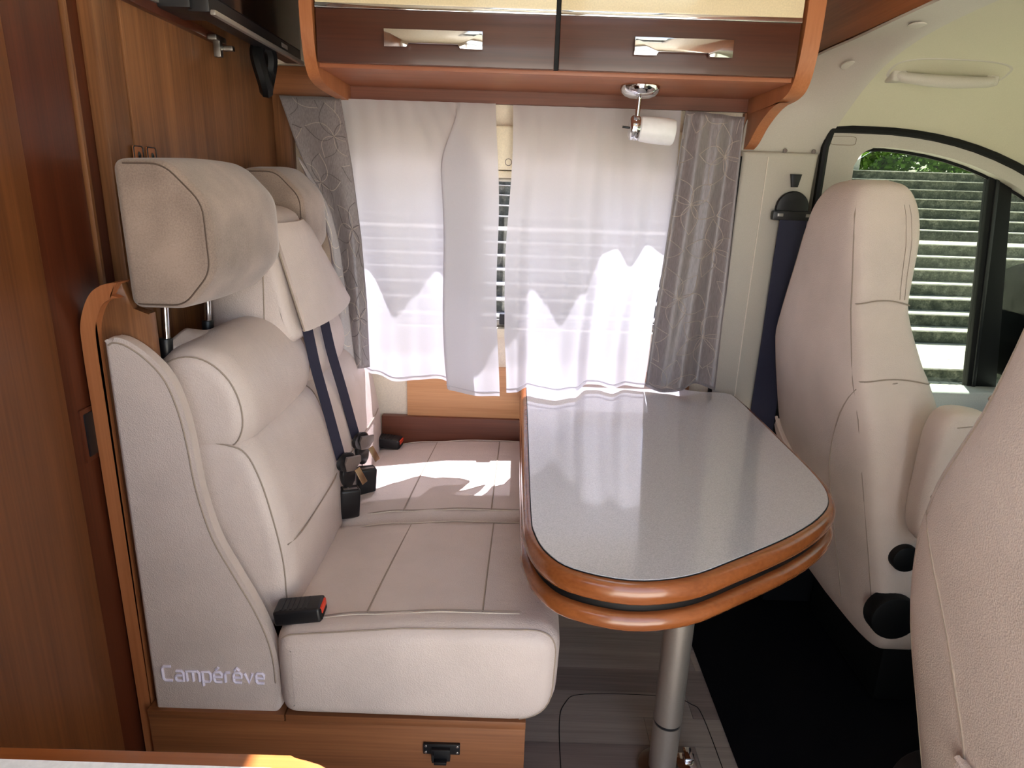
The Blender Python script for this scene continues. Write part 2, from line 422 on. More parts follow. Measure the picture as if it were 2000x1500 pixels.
# side wall with window
wl = struct(linked('wall_left', boxes([(-.72, .83, 1.95, 2.0, -.06, .835), (-.72, .83, 1.95, 2.0, 1.43, 1.96), (-.72, -.56, 1.95, 2.0, .835, 1.43), (.56, .83, 1.95, 2.0, .835, 1.43)]), 'wallbeige'), 'beige side wall with the curtained window')
linked('wood_panel', box(-.322, .50, 1.938, 1.95, .578, .742, .002), 'wood_light', wl)
linked('ledge_board', box(-.40, .50, 1.925, 1.95, .30, .580, .003), 'wood_back', wl)
linked('corner_post', box(.50, .54, 1.93, 1.95, .30, .80, .003), 'wood_v', wl)
linked('corner_trim', box(-.674, -.625, 1.925, 1.95, .30, 1.49, .003), 'wood_v', wl)
linked('header_board', box(-.674, -.50, 1.93, 1.95, 1.487, 1.562, .003), 'wood_h', wl)
# window
w1 = group_empty('window_1', (0, 1.98, .84), 'hinged acrylic window with roller blind cassette behind the curtains')
linked('window_frame', boxes([(-.56, .56, 1.94, 2.0, .835, .862), (-.56, -.52, 1.94, 2.0, .862, 1.43), (.52, .56, 1.94, 2.0, .862, 1.43), (-.52, .52, 1.955, 2.0, 1.30, 1.43)], .003), 'cream', w1)
linked('blind_cassette', box(-.53, .53, 1.915, 1.955, 1.315, 1.43, .008, 3), 'cream', w1)
linked('blind_rail', boxes([(-.52, .52, 1.918, 1.95, 1.345, 1.352), (-.52, .52, 1.93, 1.955, 1.294, 1.312)], .002), 'cream', w1)
for xx in (-.36, -.28, -.19, .06, .15, .24):
    linked('clip', box(xx, xx + .035, 1.925, 1.931, 1.300, 1.304), 'tongue', w1)
linked('cassette_button', tube([(-.03 + .009 * math.cos(a * PI / 8), 1.916, 1.335 + .009 * math.sin(a * PI / 8)) for a in range(16)], .0015, 5, True), 'tongue', w1)
linked('pane_rail', boxes([(-.52, .52, 1.975, 1.985, .862, .884), (-.52, .52, 1.975, 1.985, 1.284, 1.294)], .002), 'steel', w1)
linked('pane', box(-.52, .52, 1.985, 1.989, .862, 1.30), 'acrylic', w1, 0)
linked('latch', box(-.045, -.005, 1.955, 1.978, .872, .905, .004), 'black', w1)
linked('latch', box(-.40, -.36, 1.955, 1.978, .872, .905, .004), 'black', w1)

# rear partition
wr = struct(linked('wall_rear', box(-.76, -.70, -.14, 2.0, 0, 1.96), 'wood_dark_v'), 'dark wood rear partition left of the bench')
linked('door_panel', box(-.70, -.690, -.14, .968, .02, 1.9, .003), 'wood_door', wr)
linked('stile', box(-.70, -.696, .972, 1.10, 0, 1.92), 'wood_dark_v', wr)
linked('edge_trim', box(-.70, -.690, 1.104, 1.112, 1.0, 1.92, .002), 'wood_v', wr)
linked('panel', box(-.70, -.676, 1.150, 1.222, 0, 1.92, .003), 'wood_v', wr)
linked('panel', box(-.70, -.674, 1.226, 1.95, 0, 1.92, .003), 'wood_v', wr)
lt = linked('door_latch', box(-.698, -.690, 1.003, 1.036, .82, .895, .004), 'black', wr)
linked('latch_plate', box(-.698, -.6925, .998, 1.041, .812, .903, .002), 'wood_dark_v', lt)

# ceiling, right wall with open sliding door, header
struct(linked('ceiling', boxes([(-.76, -.03, -.14, 2.0, 1.92, 1.98), (.40, .80, -.14, 2.0, 1.92, 1.98), (-.03, .40, -.14, .78, 1.92, 1.98), (-.03, .40, 1.2, 2.0, 1.92, 1.98)]), 'cream'), 'living area ceiling with skylight opening')
sk = group_empty('window_2', (.185, .99, 1.98), 'roof skylight over the aisle')
linked('skylight_frame', boxes([(-.05, -.03, .76, 1.22, 1.91, 2.0), (.40, .42, .76, 1.22, 1.91, 2.0), (-.03, .40, .76, .78, 1.91, 2.0), (-.03, .40, 1.2, 1.22, 1.91, 2.0)], .002), 'plastic', sk)
linked('skylight_pane', box(-.03, .40, .78, 1.2, 1.985, 1.99), 'glass', sk, 0)
struct(linked('wall_right', boxes([(-.76, -.62, -.20, -.14, 0, 1.96), (-.62, -.14, -.20, -.14, 0, 1.04), (-.62, -.14, -.20, -.14, 1.44, 1.96), (-.14, -.08, -.20, -.14, 0, 1.96), (-.08, .98, -.20, -.14, 1.80, 1.96), (.98, 1.06, -.20, -.14, -.05, 1.96), (1.06, 2.0, -.20, -.14, -.05, .74)]), 'wallbeige'), 'right side wall with the open sliding door')  # opening above the counter added so daylight fills the bench side
struct(linked('trim_1', box(.77, .79, .05, 1.95, 1.633, 1.93, .002), 'wood_y'), 'wooden header board above the cab opening')

# cab: pillar cowl, headliner, door
def cowl(u, v):
    st = [(1.372, 1.922, .606, .815), (1.40, 1.916, .607, .826), (1.445, 1.898, .61, .842), (1.49, 1.862, .65, .853), (1.538, 1.795, .70, .857), (1.580, 1.695, .74, .856), (1.608, 1.55, .766, .855), (1.620, 1.35, .768, .853), (1.622, 1.1, .768, .852), (1.622, .6, .768, .852), (1.60, .05, .768, .852)]
    sl = [(1.372, 1.925), (1.40, 1.922), (1.46, 1.918), (1.53, 1.91), (1.58, 1.885), (1.61, 1.82), (1.622, 1.70), (1.626, 1.45), (1.626, 1.1), (1.626, .6), (1.62, .05)]
    t = v * (len(st) - 1); i = min(int(t), len(st) - 2); q = t - i
    def cr(tab, c):
        a, b, c2, d = tab[max(0, i - 1)][c], tab[i][c], tab[i + 1][c], tab[min(len(st) - 1, i + 2)][c]
        return .5 * (2 * b + (c2 - a) * q + (2 * a - 5 * b + 4 * c2 - d) * q * q + (3 * b - a - 3 * c2 + d) * q ** 3)
    k = u * u * (3 - 2 * u)
    z = cr(sl, 0) * (1 - k) + cr(st, 0) * k; yy = cr(sl, 1) * (1 - k) + cr(st, 1) * k
    return (cr(st, 2) * (1 - u) + cr(st, 3) * u, yy, z)
cw = struct(linked('trim_2', sheet(cowl, 10, 66, .006), 'plastic', None, 60), 'beige plastic cowl over the pillar and cab roof edge')
def disc(c, nrm, r, t):
    n = Vector(nrm).normalized(); c = Vector(c); return cyl(c, c + n * t, r, 18, cap=t * .4)
def cowl_at(u, yo):
    lo, hi = 0.0, 1.0
    for _ in range(40):
        mid = (lo + hi) / 2
        if cowl(u, mid)[1] > yo: lo = mid
        else: hi = mid
    a, b = Vector(cowl(u, lo)), Vector(cowl(u, min(1, lo + .01))); d = (b - a).normalized()
    return a, Vector((0, d.z, -d.y))
for py in (1.78, 1.53, 1.0):
    c_, n_ = cowl_at(.55, py); n_ = -n_ if n_.z > 0 else n_
    linked('screw_cap', disc(c_ - n_ * .001, n_, .019, .004), 'plastic', cw)
for px in (.722, .800):
    linked('screw_cap', disc((px, 1.912, 1.388), (0, -1, 0), .006, .003), 'tongue', cw)
def zs(x): return 1.45 - .37 * max(0, x - .95) ** 2
def liner(u, v):
    x = .835 + u * 1.0
    sec = [(-.12, zs(x)), (.0, zs(x) + .10), (.25, 1.612), (.7, 1.642), (1.3, 1.644), (1.55, 1.632), (1.70, 1.602), (1.80, 1.557), (1.875, 1.502), (1.915, zs(x))]
    t = v * (len(sec) - 1); i = min(int(t), len(sec) - 2); q = t - i
    g = lambda c: [sec[max(0, i - 1)][c], sec[i][c], sec[i + 1][c], sec[min(len(sec) - 1, i + 2)][c]]
    def cr(p): a, b, c2, d = p; return .5 * (2 * b + (c2 - a) * q + (2 * a - 5 * b + 4 * c2 - d) * q * q + (3 * b - a - 3 * c2 + d) * q ** 3)
    yy, z = cr(g(0)), cr(g(1))
    return (x, yy, z - .16 * u ** 3 * (1 if 1 else 0))
hl = struct(linked('ceiling_cab', sheet(liner, 20, 60, .01), 'liner', None, 80), 'padded beige cab headliner')
struct(linked('wall_front', boxes([(1.55, 2.0, -.14, 1.95, .55, .86), (1.85, 2.0, -.14, 1.95, -.06, .55)], .03), 'rubber'), 'unseen dashboard bulkhead added to block light at the front of the cab')  # out of view, added to cut light entering from the front
struct(linked('roof_cab', boxes([(.79, 2.0, -.2, 2.0, 1.665, 1.70), (.79, 2.0, 1.925, 2.0, 1.448, 1.665), (.79, 2.0, -.2, -.14, 1.448, 1.665)]), 'rubber'), 'unseen outer roof skin added over the cab to keep sun out')  # out of view, added to stop sun leaking onto the cowl
ws = group_empty('window_3', (1.85, .9, .86), 'unseen green tinted windscreen added to dim the cab light')
linked('pane', prism([(1.93, .86), (1.937, .86), (1.807, 1.50), (1.80, 1.50)], 'Y', -.14, 1.95), 'tinted', ws, 0)  # unseen pane, added to lower and green the light in the cab
ws2 = group_empty('window_4', (1.5, -.17, .74), 'unseen passenger door window, tinted to dim the cab light')
linked('pane', box(1.06, 1.95, -.172, -.168, .74, 1.46), 'tinted', ws2, 0)  # unseen pane, its tint lowers the light on the cab seats
# cab door
dr = group_empty('door_1', (1.2, 1.93, .2), 'driver door with side window and beige frame')
xs = [.83 + .92 * i / 16 for i in range(17)]
outer = [(.822, -.05), (.822, 1.44)] + [(x, zs(x) - .012 - .16 * ((x - .85) / 1.0) ** 3) for x in xs[1:]]
inner = [(x, zs(x) - .044 - .16 * ((x - .85) / 1.0) ** 3 - .03 * max(0, x - 1.2)) for x in xs if x > .96]
arc = [(.912 + .05 * (1 - math.cos(a * PI / 12)), (inner[0][1] - .05) + .05 * math.sin(a * PI / 12)) for a in range(7)]
poly = outer + list(reversed(inner)) + list(reversed(arc)) + [(.925, .735), (1.75, .715), (1.75, -.05)]
linked('door_frame', prism(poly, 'Y', 1.905, 1.955, .004), 'plastic', dr)
linked('door_seal', tube([(.828, 1.91, .5), (.828, 1.91, 1.40), (.838, 1.906, 1.445)] + [(x, 1.905, zs(x) - .002 - .16 * ((x - .85) / 1.0) ** 3) for x in xs[1:]], .011, 8), 'rubber', dr)
linked('glass_channel', tube([(.930, 1.945, .74), (.918, 1.945, 1.31)] + [(a[0] + .006, 1.945, a[1] - .004) for a in arc] + [(p[0], 1.945, p[1] - .002) for p in inner], .006, 6), 'rubber', dr)
linked('pane', prism([(.92, .72), (.92, 1.36)] + [(p[0], p[1] + .01) for p in inner] + [(1.75, .72)], 'Y', 1.946, 1.949), 'tinted', dr, 0)
linked('quarter_divider', prism([(1.302, 1.385), (1.366, 1.385), (1.478, .70), (1.386, .70)], 'Y', 1.935, 1.962, .004), 'rubber', dr)
linked('divider_rib', prism([(1.318, 1.385), (1.328, 1.385), (1.408, .70), (1.398, .70)], 'Y', 1.928, 1.94, .002), 'black', dr)
linked('door_sill', box(.84, 1.75, 1.86, 1.95, .665, .735, .012, 3), 'plastic_grey', dr)
linked('door_pull', box(1.14, 1.40, 1.80, 1.88, .625, .668, .012, 3), 'plastic_grey', dr)
linked('door_card', box(.84, 1.75, 1.87, 1.93, .0, .67, .01), 'black', dr)
lb = linked('frame_label', tube([(.872 + .034 * (abs(math.cos(t)) ** .4) * (1 if math.cos(t) > 0 else -1), 1.903, 1.418 + .011 * (abs(math.sin(t)) ** .4) * (1 if math.sin(t) > 0 else -1)) for t in [2 * PI * i / 32 for i in range(32)]], .0008, 4, True), 'seam', dr)
# B pillar
bp = struct(linked('trim_3', prism([(.604, 0), (.604, .7), (.610, 1.0), (.606, 1.385), (.815, 1.385), (.80, 1.1), (.78, .7), (.78, 0)], 'Y', 1.905, 1.95, .012, 3), 'plastic'), 'grey beige B-pillar trim behind the driver seat')
linked('pillar_groove', tube([(.672, 1.9035, .4), (.672, 1.9035, .9), (.676, 1.9035, 1.37)], .0016, 5), 'stitch', bp)
linked('pillar_seal', tube([(.598, 1.915, .4), (.600, 1.915, .9), (.602, 1.915, 1.37)], .007, 6), 'rubber', bp)
linked('gap_shade', box(.768, .836, 1.896, 1.910, 0, 1.12, .004), 'rubber', bp)  # dark panel standing in for the shaded door gap behind the belt

# ================================================================== OVERHEAD CABINET
cab = thing('overhead_cabinet', 'wooden overhead cabinet with two cream-topped flap doors above the window', 'cabinet', (.07, 1.78, 1.48))
linked('back_board', box(-.462, .612, 1.93, 1.948, 1.484, 1.92), 'wood_back', cab)
linked('bottom_board', box(-.46, .61, 1.635, 1.93, 1.516, 1.532, .002), 'wood_soffit', cab)
def side(x0, x1, up):
    pr = smooth_poly([(1.60, 1.92), (1.602, 1.75), (1.604, 1.62), (1.612, 1.56), (1.632, 1.512), (1.672, 1.490), (1.76, 1.482), (1.945, 1.478)], 5, False) + [(1.945, 1.92)]
    return prism(pr, 'X', x0, x1, .004, 2)
linked('side_panel', side(-.490, -.462, 0), 'wood_lip', cab)
linked('side_panel', side(.612, .650, 0), 'wood_lip', cab)
for i, (a, b) in enumerate(((-.457, .070), (.080, .606))):
    d = linked('flap_door', box(a, b, 1.612, 1.632, 1.524, 1.632, .002), 'wood_cab', cab)
    linked('gloss_panel', box(a, b, 1.610, 1.632, 1.642, 1.915, .002), 'gloss_cream', d)
    linked('chrome_strip', box(a, b, 1.608, 1.63, 1.632, 1.642, .001), 'chrome', d)
    hx = -.305 if i == 0 else .243; W = .216
    hpz = [(hx, 1.592), (hx, 1.556), (hx + .05, 1.556), (hx + .053, 1.566), (hx + W - .053, 1.566), (hx + W - .05, 1.556), (hx + W, 1.556), (hx + W, 1.592)]
    h = linked('handle', prism(hpz, 'Y', 1.594, 1.602, .0015), 'chrome', d)
    for fx in (hx + .006, hx + W - .044): linked('handle_foot', box(fx, fx + .038, 1.60, 1.614, 1.560, 1.585, .002), 'chrome', d)
linked('door_gap', box(.070, .080, 1.62, 1.634, 1.524, 1.915), 'rubber', cab)
for cx_ in (-.46, .60): linked('inner_case', box(cx_, cx_ + .01, 1.634, 1.93, 1.53, 1.92), 'wood_h', cab)
linked('corner_bracket', prism(smooth_poly([(1.70, 1.482), (1.76, 1.470), (1.83, 1.440), (1.89, 1.40), (1.948, 1.382)], 5, False) + [(1.948, 1.482)], 'X', .612, .640, .004), 'wood_lip', cab)
linked('bracket_face', box(.606, .70, 1.928, 1.948, 1.384, 1.482, .002), 'wood_h', cab)

# ================================================================== SPOT LAMP
lp = thing('spot_lamp', 'chrome spotlight with frosted glass shade under the cabinet', 'lamp', (.288, 1.75, 1.39))
linked('ceiling_rose', loft([[(.288 + r * math.cos(2 * PI * i / 28), 1.75 + r * math.sin(2 * PI * i / 28), z) for i in range(28)] for r, z in ((.047, 1.5165), (.049, 1.513), (.048, 1.507), (.044, 1.499), (.036, 1.492), (.024, 1.488), (.010, 1.487))]), 'chrome', lp)
linked('stem', cyl((.288, 1.75, 1.489), (.286, 1.75, 1.437), .006, 14), 'chrome', lp)
linked('knuckle', cyl((.286, 1.742, 1.438), (.286, 1.758, 1.438), .009, 14, cap=.002), 'chrome', lp)
ax0 = Vector((.268, 1.75, 1.420)); axd = Vector((1, 0, -.075)).normalized()
def lathe(p, d, prof, seg=28):
    x = d.orthogonal().normalized(); yv = d.cross(x)
    return loft([[p + d * t + x * r * math.cos(2 * PI * i / seg) + yv * r * math.sin(2 * PI * i / seg) for i in range(seg)] for r, t in prof])
linked('lamp_collar', lathe(ax0, axd, [(.020, 0), (.026, .003), (.029, .006), (.029, .011), (.027, .013), (.029, .015), (.029, .022), (.026, .026)]), 'chrome', lp)
linked('lamp_shade', lathe(ax0, axd, [(.024, .024), (.029, .028), (.031, .05), (.0315, .08), (.031, .108), (.028, .112), (.020, .1125)]), 'frost', lp)
linked('switch_pin', cyl(ax0 - axd * .016, ax0 + axd * .002, .0028, 10), 'black', lp)

# ================================================================== CURTAINS
def interp(tab, x):
    if x <= tab[0][0]: return tab[0][1]
    for (a, b), (c, d) in zip(tab, tab[1:]):
        if x <= c:
            t = (x - a) / (c - a); t = t * t * (3 - 2 * t); return b + (d - b) * t
    return tab[-1][1]
def lerp(tab, x):
    if x <= tab[0][0]: return tab[0][1]
    for (a, b), (c, d) in zip(tab, tab[1:]):
        if x <= c: return b + (d - b) * (x - a) / (c - a)
    return tab[-1][1]
def sheer_fn(left, right, ztop, zbot, fold, arclist=None):
    # fold: list of (s, xfrac, Yfold): position across and depth at mid height
    def fn(u, v):
        xf = lerp([(a, b) for a, b, c in fold], u); yf = interp([(a, c) for a, b, c in fold], u)
        bl = max(0, min(1, (v + .05) / .3)); bl = bl * bl * (3 - 2 * bl); xf = u + (xf - u) * bl
        z = ztop + (zbot(xf) - ztop) * v
        xl, xr = lerp(left, v), lerp(right, v)
        g = v ** .75
        base = 1.905 - .125 * v ** 1.2
        yy = 1.905 + (yf - 1.905) * min(1.25, g * 1.35) - .030 * max(0, v - .6) / .4
        yy += .0018 * math.sin(u * 61) * (1 - v) ** 3 + .003 * math.sin(u * 29 + v * 3) * (.3 + v)
        return (xl + (xr - xl) * xf + .004 * math.sin(9 * v + 5 * u), min(yy, 1.910), z)
    return fn
f1 = [(0, 0, 1.862), (.10, .10, 1.835), (.24, .28, 1.788), (.34, .42, 1.806), (.44, .58, 1.828), (.52, .70, 1.810), (.60, .82, 1.800), (.66, .90, 1.79), (.68, .905, 1.782), (.72, .83, 1.772), (.78, .66, 1.766), (.80, .645, 1.758), (.82, .66, 1.750), (.90, .82, 1.745), (1, 1, 1.765)]
fa = sheer_fn([(0, -.492), (.54, -.462), (1, -.428)], [(0, -.064), (.5, -.050), (1, -.036)], 1.482, lambda x: .755 - .012 * x - .016 * max(0, (x - .6) / .4), f1)
c1 = thing('sheer_curtain', 'white sheer curtain panel on the left half of the window', 'curtain', (-.26, 1.85, .74), 'white sheer window curtains')
linked('cloth', sheet(fa, 120, 60), 'sheer', c1, 180)
linked('hem', tube([fa(i / 120, .985) for i in range(121)], .0016, 5), 'sheer', c1)
f2 = [(0, 0, 1.765), (.08, .07, 1.775), (.16, .15, 1.812), (.26, .25, 1.800), (.36, .36, 1.782), (.48, .49, 1.81), (.58, .60, 1.868), (.66, .68, 1.872), (.76, .77, 1.848), (.88, .88, 1.882), (1, 1, 1.87)]
fb = sheer_fn([(0, -.022), (.4, -.024), (.8, -.028), (1, -.016)], [(0, .432), (.5, .418), (1, .378)], 1.480, lambda x: .738 - .012 * x, f2)
c2 = thing('sheer_curtain', 'white sheer curtain panel on the right half, behind the spotlight', 'curtain', (.2, 1.85, .74), 'white sheer window curtains')
linked('cloth', sheet(fb, 110, 60), 'sheer', c2, 180)
linked('hem', tube([fb(i / 110, .985) for i in range(111)], .0016, 5), 'sheer', c2)

def petals(fn, w, h, off, seedv):
    """embroidered leaf outlines following the cloth"""
    rnd = random.Random(seedv); A, B = [], []
    cy, row = -.02, 0
    while cy < h + .1:
        cx = off + (.085 if row % 2 else 0) - .17
        while cx < w + .1:
            k = 5; a0 = rnd.uniform(0, 2 * PI)
            for j in range(k):
                a = a0 + 2 * PI * j / k + rnd.uniform(-.12, .12); L = rnd.uniform(.072, .094); W = L * .30
                for sgn in (-1, 1):
                    path = []
                    for i in range(15):
                        t = i / 14; px = L * t; py = sgn * W * math.sin(PI * t ** .85)
                        X = cx + px * math.cos(a) - py * math.sin(a); Yv = cy + px * math.sin(a) + py * math.cos(a)
                        if 0.004 < X < w - .004 and 0.004 < Yv < h - .004:
                            p = Vector(fn(X / w, Yv / h)); path.append((p.x, p.y - .0012, p.z))
                        else:
                            if len(path) > 2: (A if sgn > 0 else B).append(path)
                            path = []
                    if len(path) > 2: (A if sgn > 0 else B).append(path)
            cx += .17
        cy += .125; row += 1
    return A, B
def drape_r(u, v):
    xl = lerp([(0, .430), (.35, .415), (.7, .398), (1, .385)], v); xr = lerp([(0, .583), (1, .580)], v)
    yy = 1.873 - .045 * v + .010 * math.sin(u * 9 + 1) * (.4 + v) + .006 * math.sin(u * 17 + v * 2)
    return (xl + (xr - xl) * u, yy - .012, 1.476 - .745 * v - .012 * math.sin(u * PI * 2) * v - .012 * u * (1 - v))
d2 = thing('embroidered_drape', 'grey satin drape with leaf embroidery hanging by the cab pillar', 'curtain', (.48, 1.85, .73), 'grey embroidered drapes')
linked('cloth', sheet(drape_r, 40, 60, .0012), 'drape', d2, 180)
A, B = petals(drape_r, .175, .745, .05, 3)
linked('embroidery', tubes(A + B, .0011), 'embro', d2)['kind'] = 'stuff'
linked('hem', tube([drape_r(i / 30, .99) for i in range(31)], .002, 5), 'drape', d2)
def drape_l(u, v):
    y0 = 1.885 - .115 * v ** .8; k = y0 / 1.9
    xl = lerp([(0, -.646), (.18, -.606), (.30, -.572), (.42, -.535), (.55, -.518), (.75, -.512), (1, -.512)], v) * k
    xr = lerp([(0, -.482), (.25, -.458), (.5, -.440), (.75, -.430), (1, -.428)], v) * k
    return (xl + (xr - xl) * u, y0 + .009 * math.sin(u * 7) * (.3 + v), 1.482 - .706 * v)
d1 = thing('embroidered_drape', 'grey satin drape gathered beside the far headrest of the bench', 'curtain', (-.5, 1.86, .73), 'grey embroidered drapes')
linked('cloth', sheet(drape_l, 30, 60, .0012), 'drape', d1, 180)
A, B = petals(drape_l, .15, .75, .03, 5)
linked('embroidery', tubes(A[:], .0010), 'embro', d1)['kind'] = 'stuff'
linked('embroidery', tubes(B[:], .0010), 'embro_dark', d1)['kind'] = 'stuff'
def turnback(u, v):
    v2 = .22 + .785 * v; p = Vector(drape_l(0, v2)); q = Vector(drape_l(1, v2))
    w = lerp([(0, .02), (.2, .24), (.55, .36), (1, .60)], v)
    r = p + (q - p) * (w * u)
    return (r.x - .004, r.y - .010 - .014 * math.sin(PI * (.15 + .8 * u)), r.z)
tb = linked('turned_back_edge', sheet(turnback, 12, 44, .001), 'lining', d1, 180)
A, B = petals(lambda u, v: turnback(max(0, min(1, u)), max(0, min(1, v))), .07, .58, .02, 8)
linked('embroidery', tubes(A, .0009), 'stitch', tb)['kind'] = 'stuff'

# ================================================================== TELEVISION
tv = thing('television', 'slim black television on a swivel arm beneath the roof, left of cabinet', 'television', (-.58, 1.6, 1.55))
linked('casing', box(-.612, -.570, 1.335, 1.865, 1.556, 1.86, .006, 2), 'black', tv)
linked('screen', box(-.571, -.566, 1.35, 1.85, 1.585, 1.85, .001), 'screen', tv)
linked('bottom_bezel', box(-.572, -.562, 1.34, 1.86, 1.553, 1.562, .002), 'silver', tv)
linked('badge', box(-.5662, -.5650, 1.705, 1.745, 1.568, 1.577, .0004), 'silver', tv)
ar = thing('television_bracket', 'black and chrome swivel bracket holding the television to the partition', 'bracket', (-.64, 1.35, 1.55))
linked('wall_rail', box(-.676, -.655, 1.22, 1.40, 1.566, 1.585, .003), 'silver', ar)
linked('wall_plate', box(-.677, -.660, 1.20, 1.62, 1.548, 1.566, .003), 'wood_dark_v', ar)
linked('arm', box(-.665, -.600, 1.325, 1.43, 1.560, 1.66, .006), 'black', ar)
linked('arm_tube', cyl((-.640, 1.30, 1.578), (-.640, 1.30, 1.70), .009, 14), 'chrome', ar)
linked('pivot_clamp', box(-.656, -.622, 1.288, 1.33, 1.572, 1.585, .003), 'chrome', ar)
linked('hinge', boxes([(-.66, -.64, 1.52, 1.57, 1.545, 1.556), (-.655, -.640, 1.535, 1.55, 1.515, 1.55), (-.655, -.62, 1.55, 1.565, 1.53, 1.54)], .002), 'steel', ar)
loop = [(-.60 + .006 * math.sin(a * 2), 1.680 + .034 * math.cos(a), 1.518 + .050 * math.sin(a)) for a in [2 * PI * i / 28 for i in range(28)]]
def strap(path, w, t, closed=False, wd=None):
    P = [Vector(p) for p in path]; n = len(P); rings = []
    for i in range(n):
        tn = (P[(i + 1) % n] - P[i - 1]) if closed else (P[min(i + 1, n - 1)] - P[max(i - 1, 0)])
        tn.normalize(); a = Vector(wd).normalized(); nn = tn.cross(a).normalized(); a = nn.cross(tn).normalized()
        rings.append([P[i] + a * w / 2 + nn * t / 2, P[i] - a * w / 2 + nn * t / 2, P[i] - a * w / 2 - nn * t / 2, P[i] + a * w / 2 - nn * t / 2])
    if closed: rings.append(rings[0])
    return loft(rings, not closed)
tag(linked('cable_loop', tube(loop, .016, 8, True), 'rubber'), 'black padded cable loop hanging below the television', 'cable')
for i, yy in enumerate((1.226, 1.270)):
    hk = thing('key_hook', ('left' if i == 0 else 'right') + ' one of two small square key hooks above the near headrest', 'hook', (-.672, yy, 1.28), 'square key hooks')
    a = .0145
    linked('plate', box(-.674, -.672, yy - a, yy + a, 1.288, 1.318, .0005), 'wood_lip', hk)
    linked('plate_rim', tube([(-.6712, yy + a * sx, 1.303 + .015 * sz) for sx, sz in ((-1, -1), (-1, .8), (-.8, 1), (.8, 1), (1, .8), (1, -1))], .0011, 5, True), 'black', hk)
    linked('drop', loft([[(-.6715 - .0, yy + r * math.cos(2 * PI * j / 12), 0)] and (-.6705 + dx, yy + r * math.cos(2 * PI * j / 12), 1.302 + r * 1.5 * math.sin(2 * PI * j / 12) + .001) for j in range(12)] for r, dx in ((.0042, 0), (.003, .002), (.0008, .003))), 'black', hk)

# ================================================================== BENCH
bb = thing('dinette_bench', 'two-seat beige leather bench on a wooden base with a black catch', 'bench', (-.32, 1.48, 0))
base = linked('base_front', box(-.666, .047, 1.010, 1.026, 0, .290, .002), 'wood_h', bb)
linked('lid', box(-.405, .047, 1.006, 1.92, .291, .308, .002), 'wood_h', bb)
linked('lid', box(-.666, -.408, 1.008, 1.92, .291, .306, .002), 'wood_h', bb)
linked('end_panel', box(.030, .047, 1.026, 1.92, 0, .290, .002), 'wood_y', bb)
linked('back_panel', box(-.672, -.656, 1.026, 1.92, 0, .290, .002), 'wood_y', bb)
ct = linked('catch', boxes([(-.146, -.076, 1.004, 1.010, .229, .253), (-.130, -.094, .997, 1.010, .219, .246)], .0015), 'black', base)
linked('catch_lever', boxes([(-.124, -.100, .988, .999, .219, .226), (-.128, -.124, .990, .999, .222, .240)], .0015), 'black', base)
for sx in (-.141, -.081):
    for sz in (.234, .248):
        linked('screw', disc((sx, 1.0045, sz), (0, -1, 0), .0026, .0015), 'chrome', base)

# wooden end panel and upholstered side panel
ep = smooth_poly([(-.690, .90), (-.690, 1.0), (-.686, 1.045), (-.668, 1.085), (-.645, 1.103), (-.620, 1.108)], 6, False)
ep = [(-.690, 0.002)] + ep + [(-.608, 1.066), (-.580, 1.060), (-.580, .9), (-.60, .31), (-.668, .29), (-.668, .002)]
epn = thing('bench_end_panel', 'curved-top wooden end panel at the left of the bench', 'panel', (-.63, 1.048, .002))
linked('board', prism(inset(ep, .004), 'Y', 1.040, 1.058, .002), 'wood_v', epn)
lipi = inset(ep, .024)
lw_ = [(p, q) for p, q in zip(ep, lipi)][:-6]; lw_[0] = (ep[0], (ep[0][0] + .022, ep[0][1]))
linked('lipping', prism([p for p, q in lw_] + [q for p, q in reversed(lw_)], 'Y', 1.024, 1.060), 'wood_lip', epn)
sp = thing('bench_side_panel', 'beige leather side panel of the bench with lilac embroidered lettering', 'side panel', (-.54, 1.02, .297))
spo = smooth_poly([(-.650, 1.014), (-.636, 1.022), (-.612, 1.018), (-.580, .995), (-.551, .957), (-.534, .90), (-.526, .837), (-.520, .762), (-.502, .674), (-.473, .604), (-.445, .541), (-.424, .480), (-.414, .425), (-.412, .36)], 4, False)
spo = [(-.653, .300)] + spo + [(-.413, .318), (-.424, .300)]
linked('pad', prism(spo, 'Y', 1.016, 1.036, .008, 4), 'leather', sp)
ip = inset(spo, .009)[2:-3]
linked('piping', tube([(p[0], 1.0155, p[1]) for p in ip], .0016, 5), 'seam', sp)
def inset_path(d, yv): return [(p[0], yv, p[1]) for p in inset(spo, d)[2:-3]]
GL = {'C': (.72, [[(.7, 1), (.14, 1), (0, .86), (0, .14), (.14, 0), (.7, 0)]]),
      'a': (.62, [[(.08, .7), (.5, .7), (.62, .58), (.62, 0), (.12, 0), (0, .1), (0, .28), (.12, .39), (.62, .39)]]),
      'm': (.98, [[(0, 0), (0, .7), (.86, .7), (.98, .58), (.98, 0)], [(.49, .7), (.49, 0)]]),
      'p': (.62, [[(0, -.3), (0, .7), (.5, .7), (.62, .58), (.62, .12), (.5, 0), (0, 0)]]),
      'e': (.62, [[(0, .36), (.62, .36), (.62, .58), (.5, .7), (.12, .7), (0, .58), (0, .12), (.12, 0), (.6, 0)]]),
      'r': (.40, [[(0, 0), (0, .58), (.12, .7), (.42, .7)]]), 'v': (.62, [[(0, .7), (.31, 0), (.62, .7)]])}
word = [('C', None), ('a', None), ('m', None), ('p', None), ('e', 'acute'), ('r', None), ('e', 'circ'), ('v', None), ('e', None)]
cur = 0; strokes = []
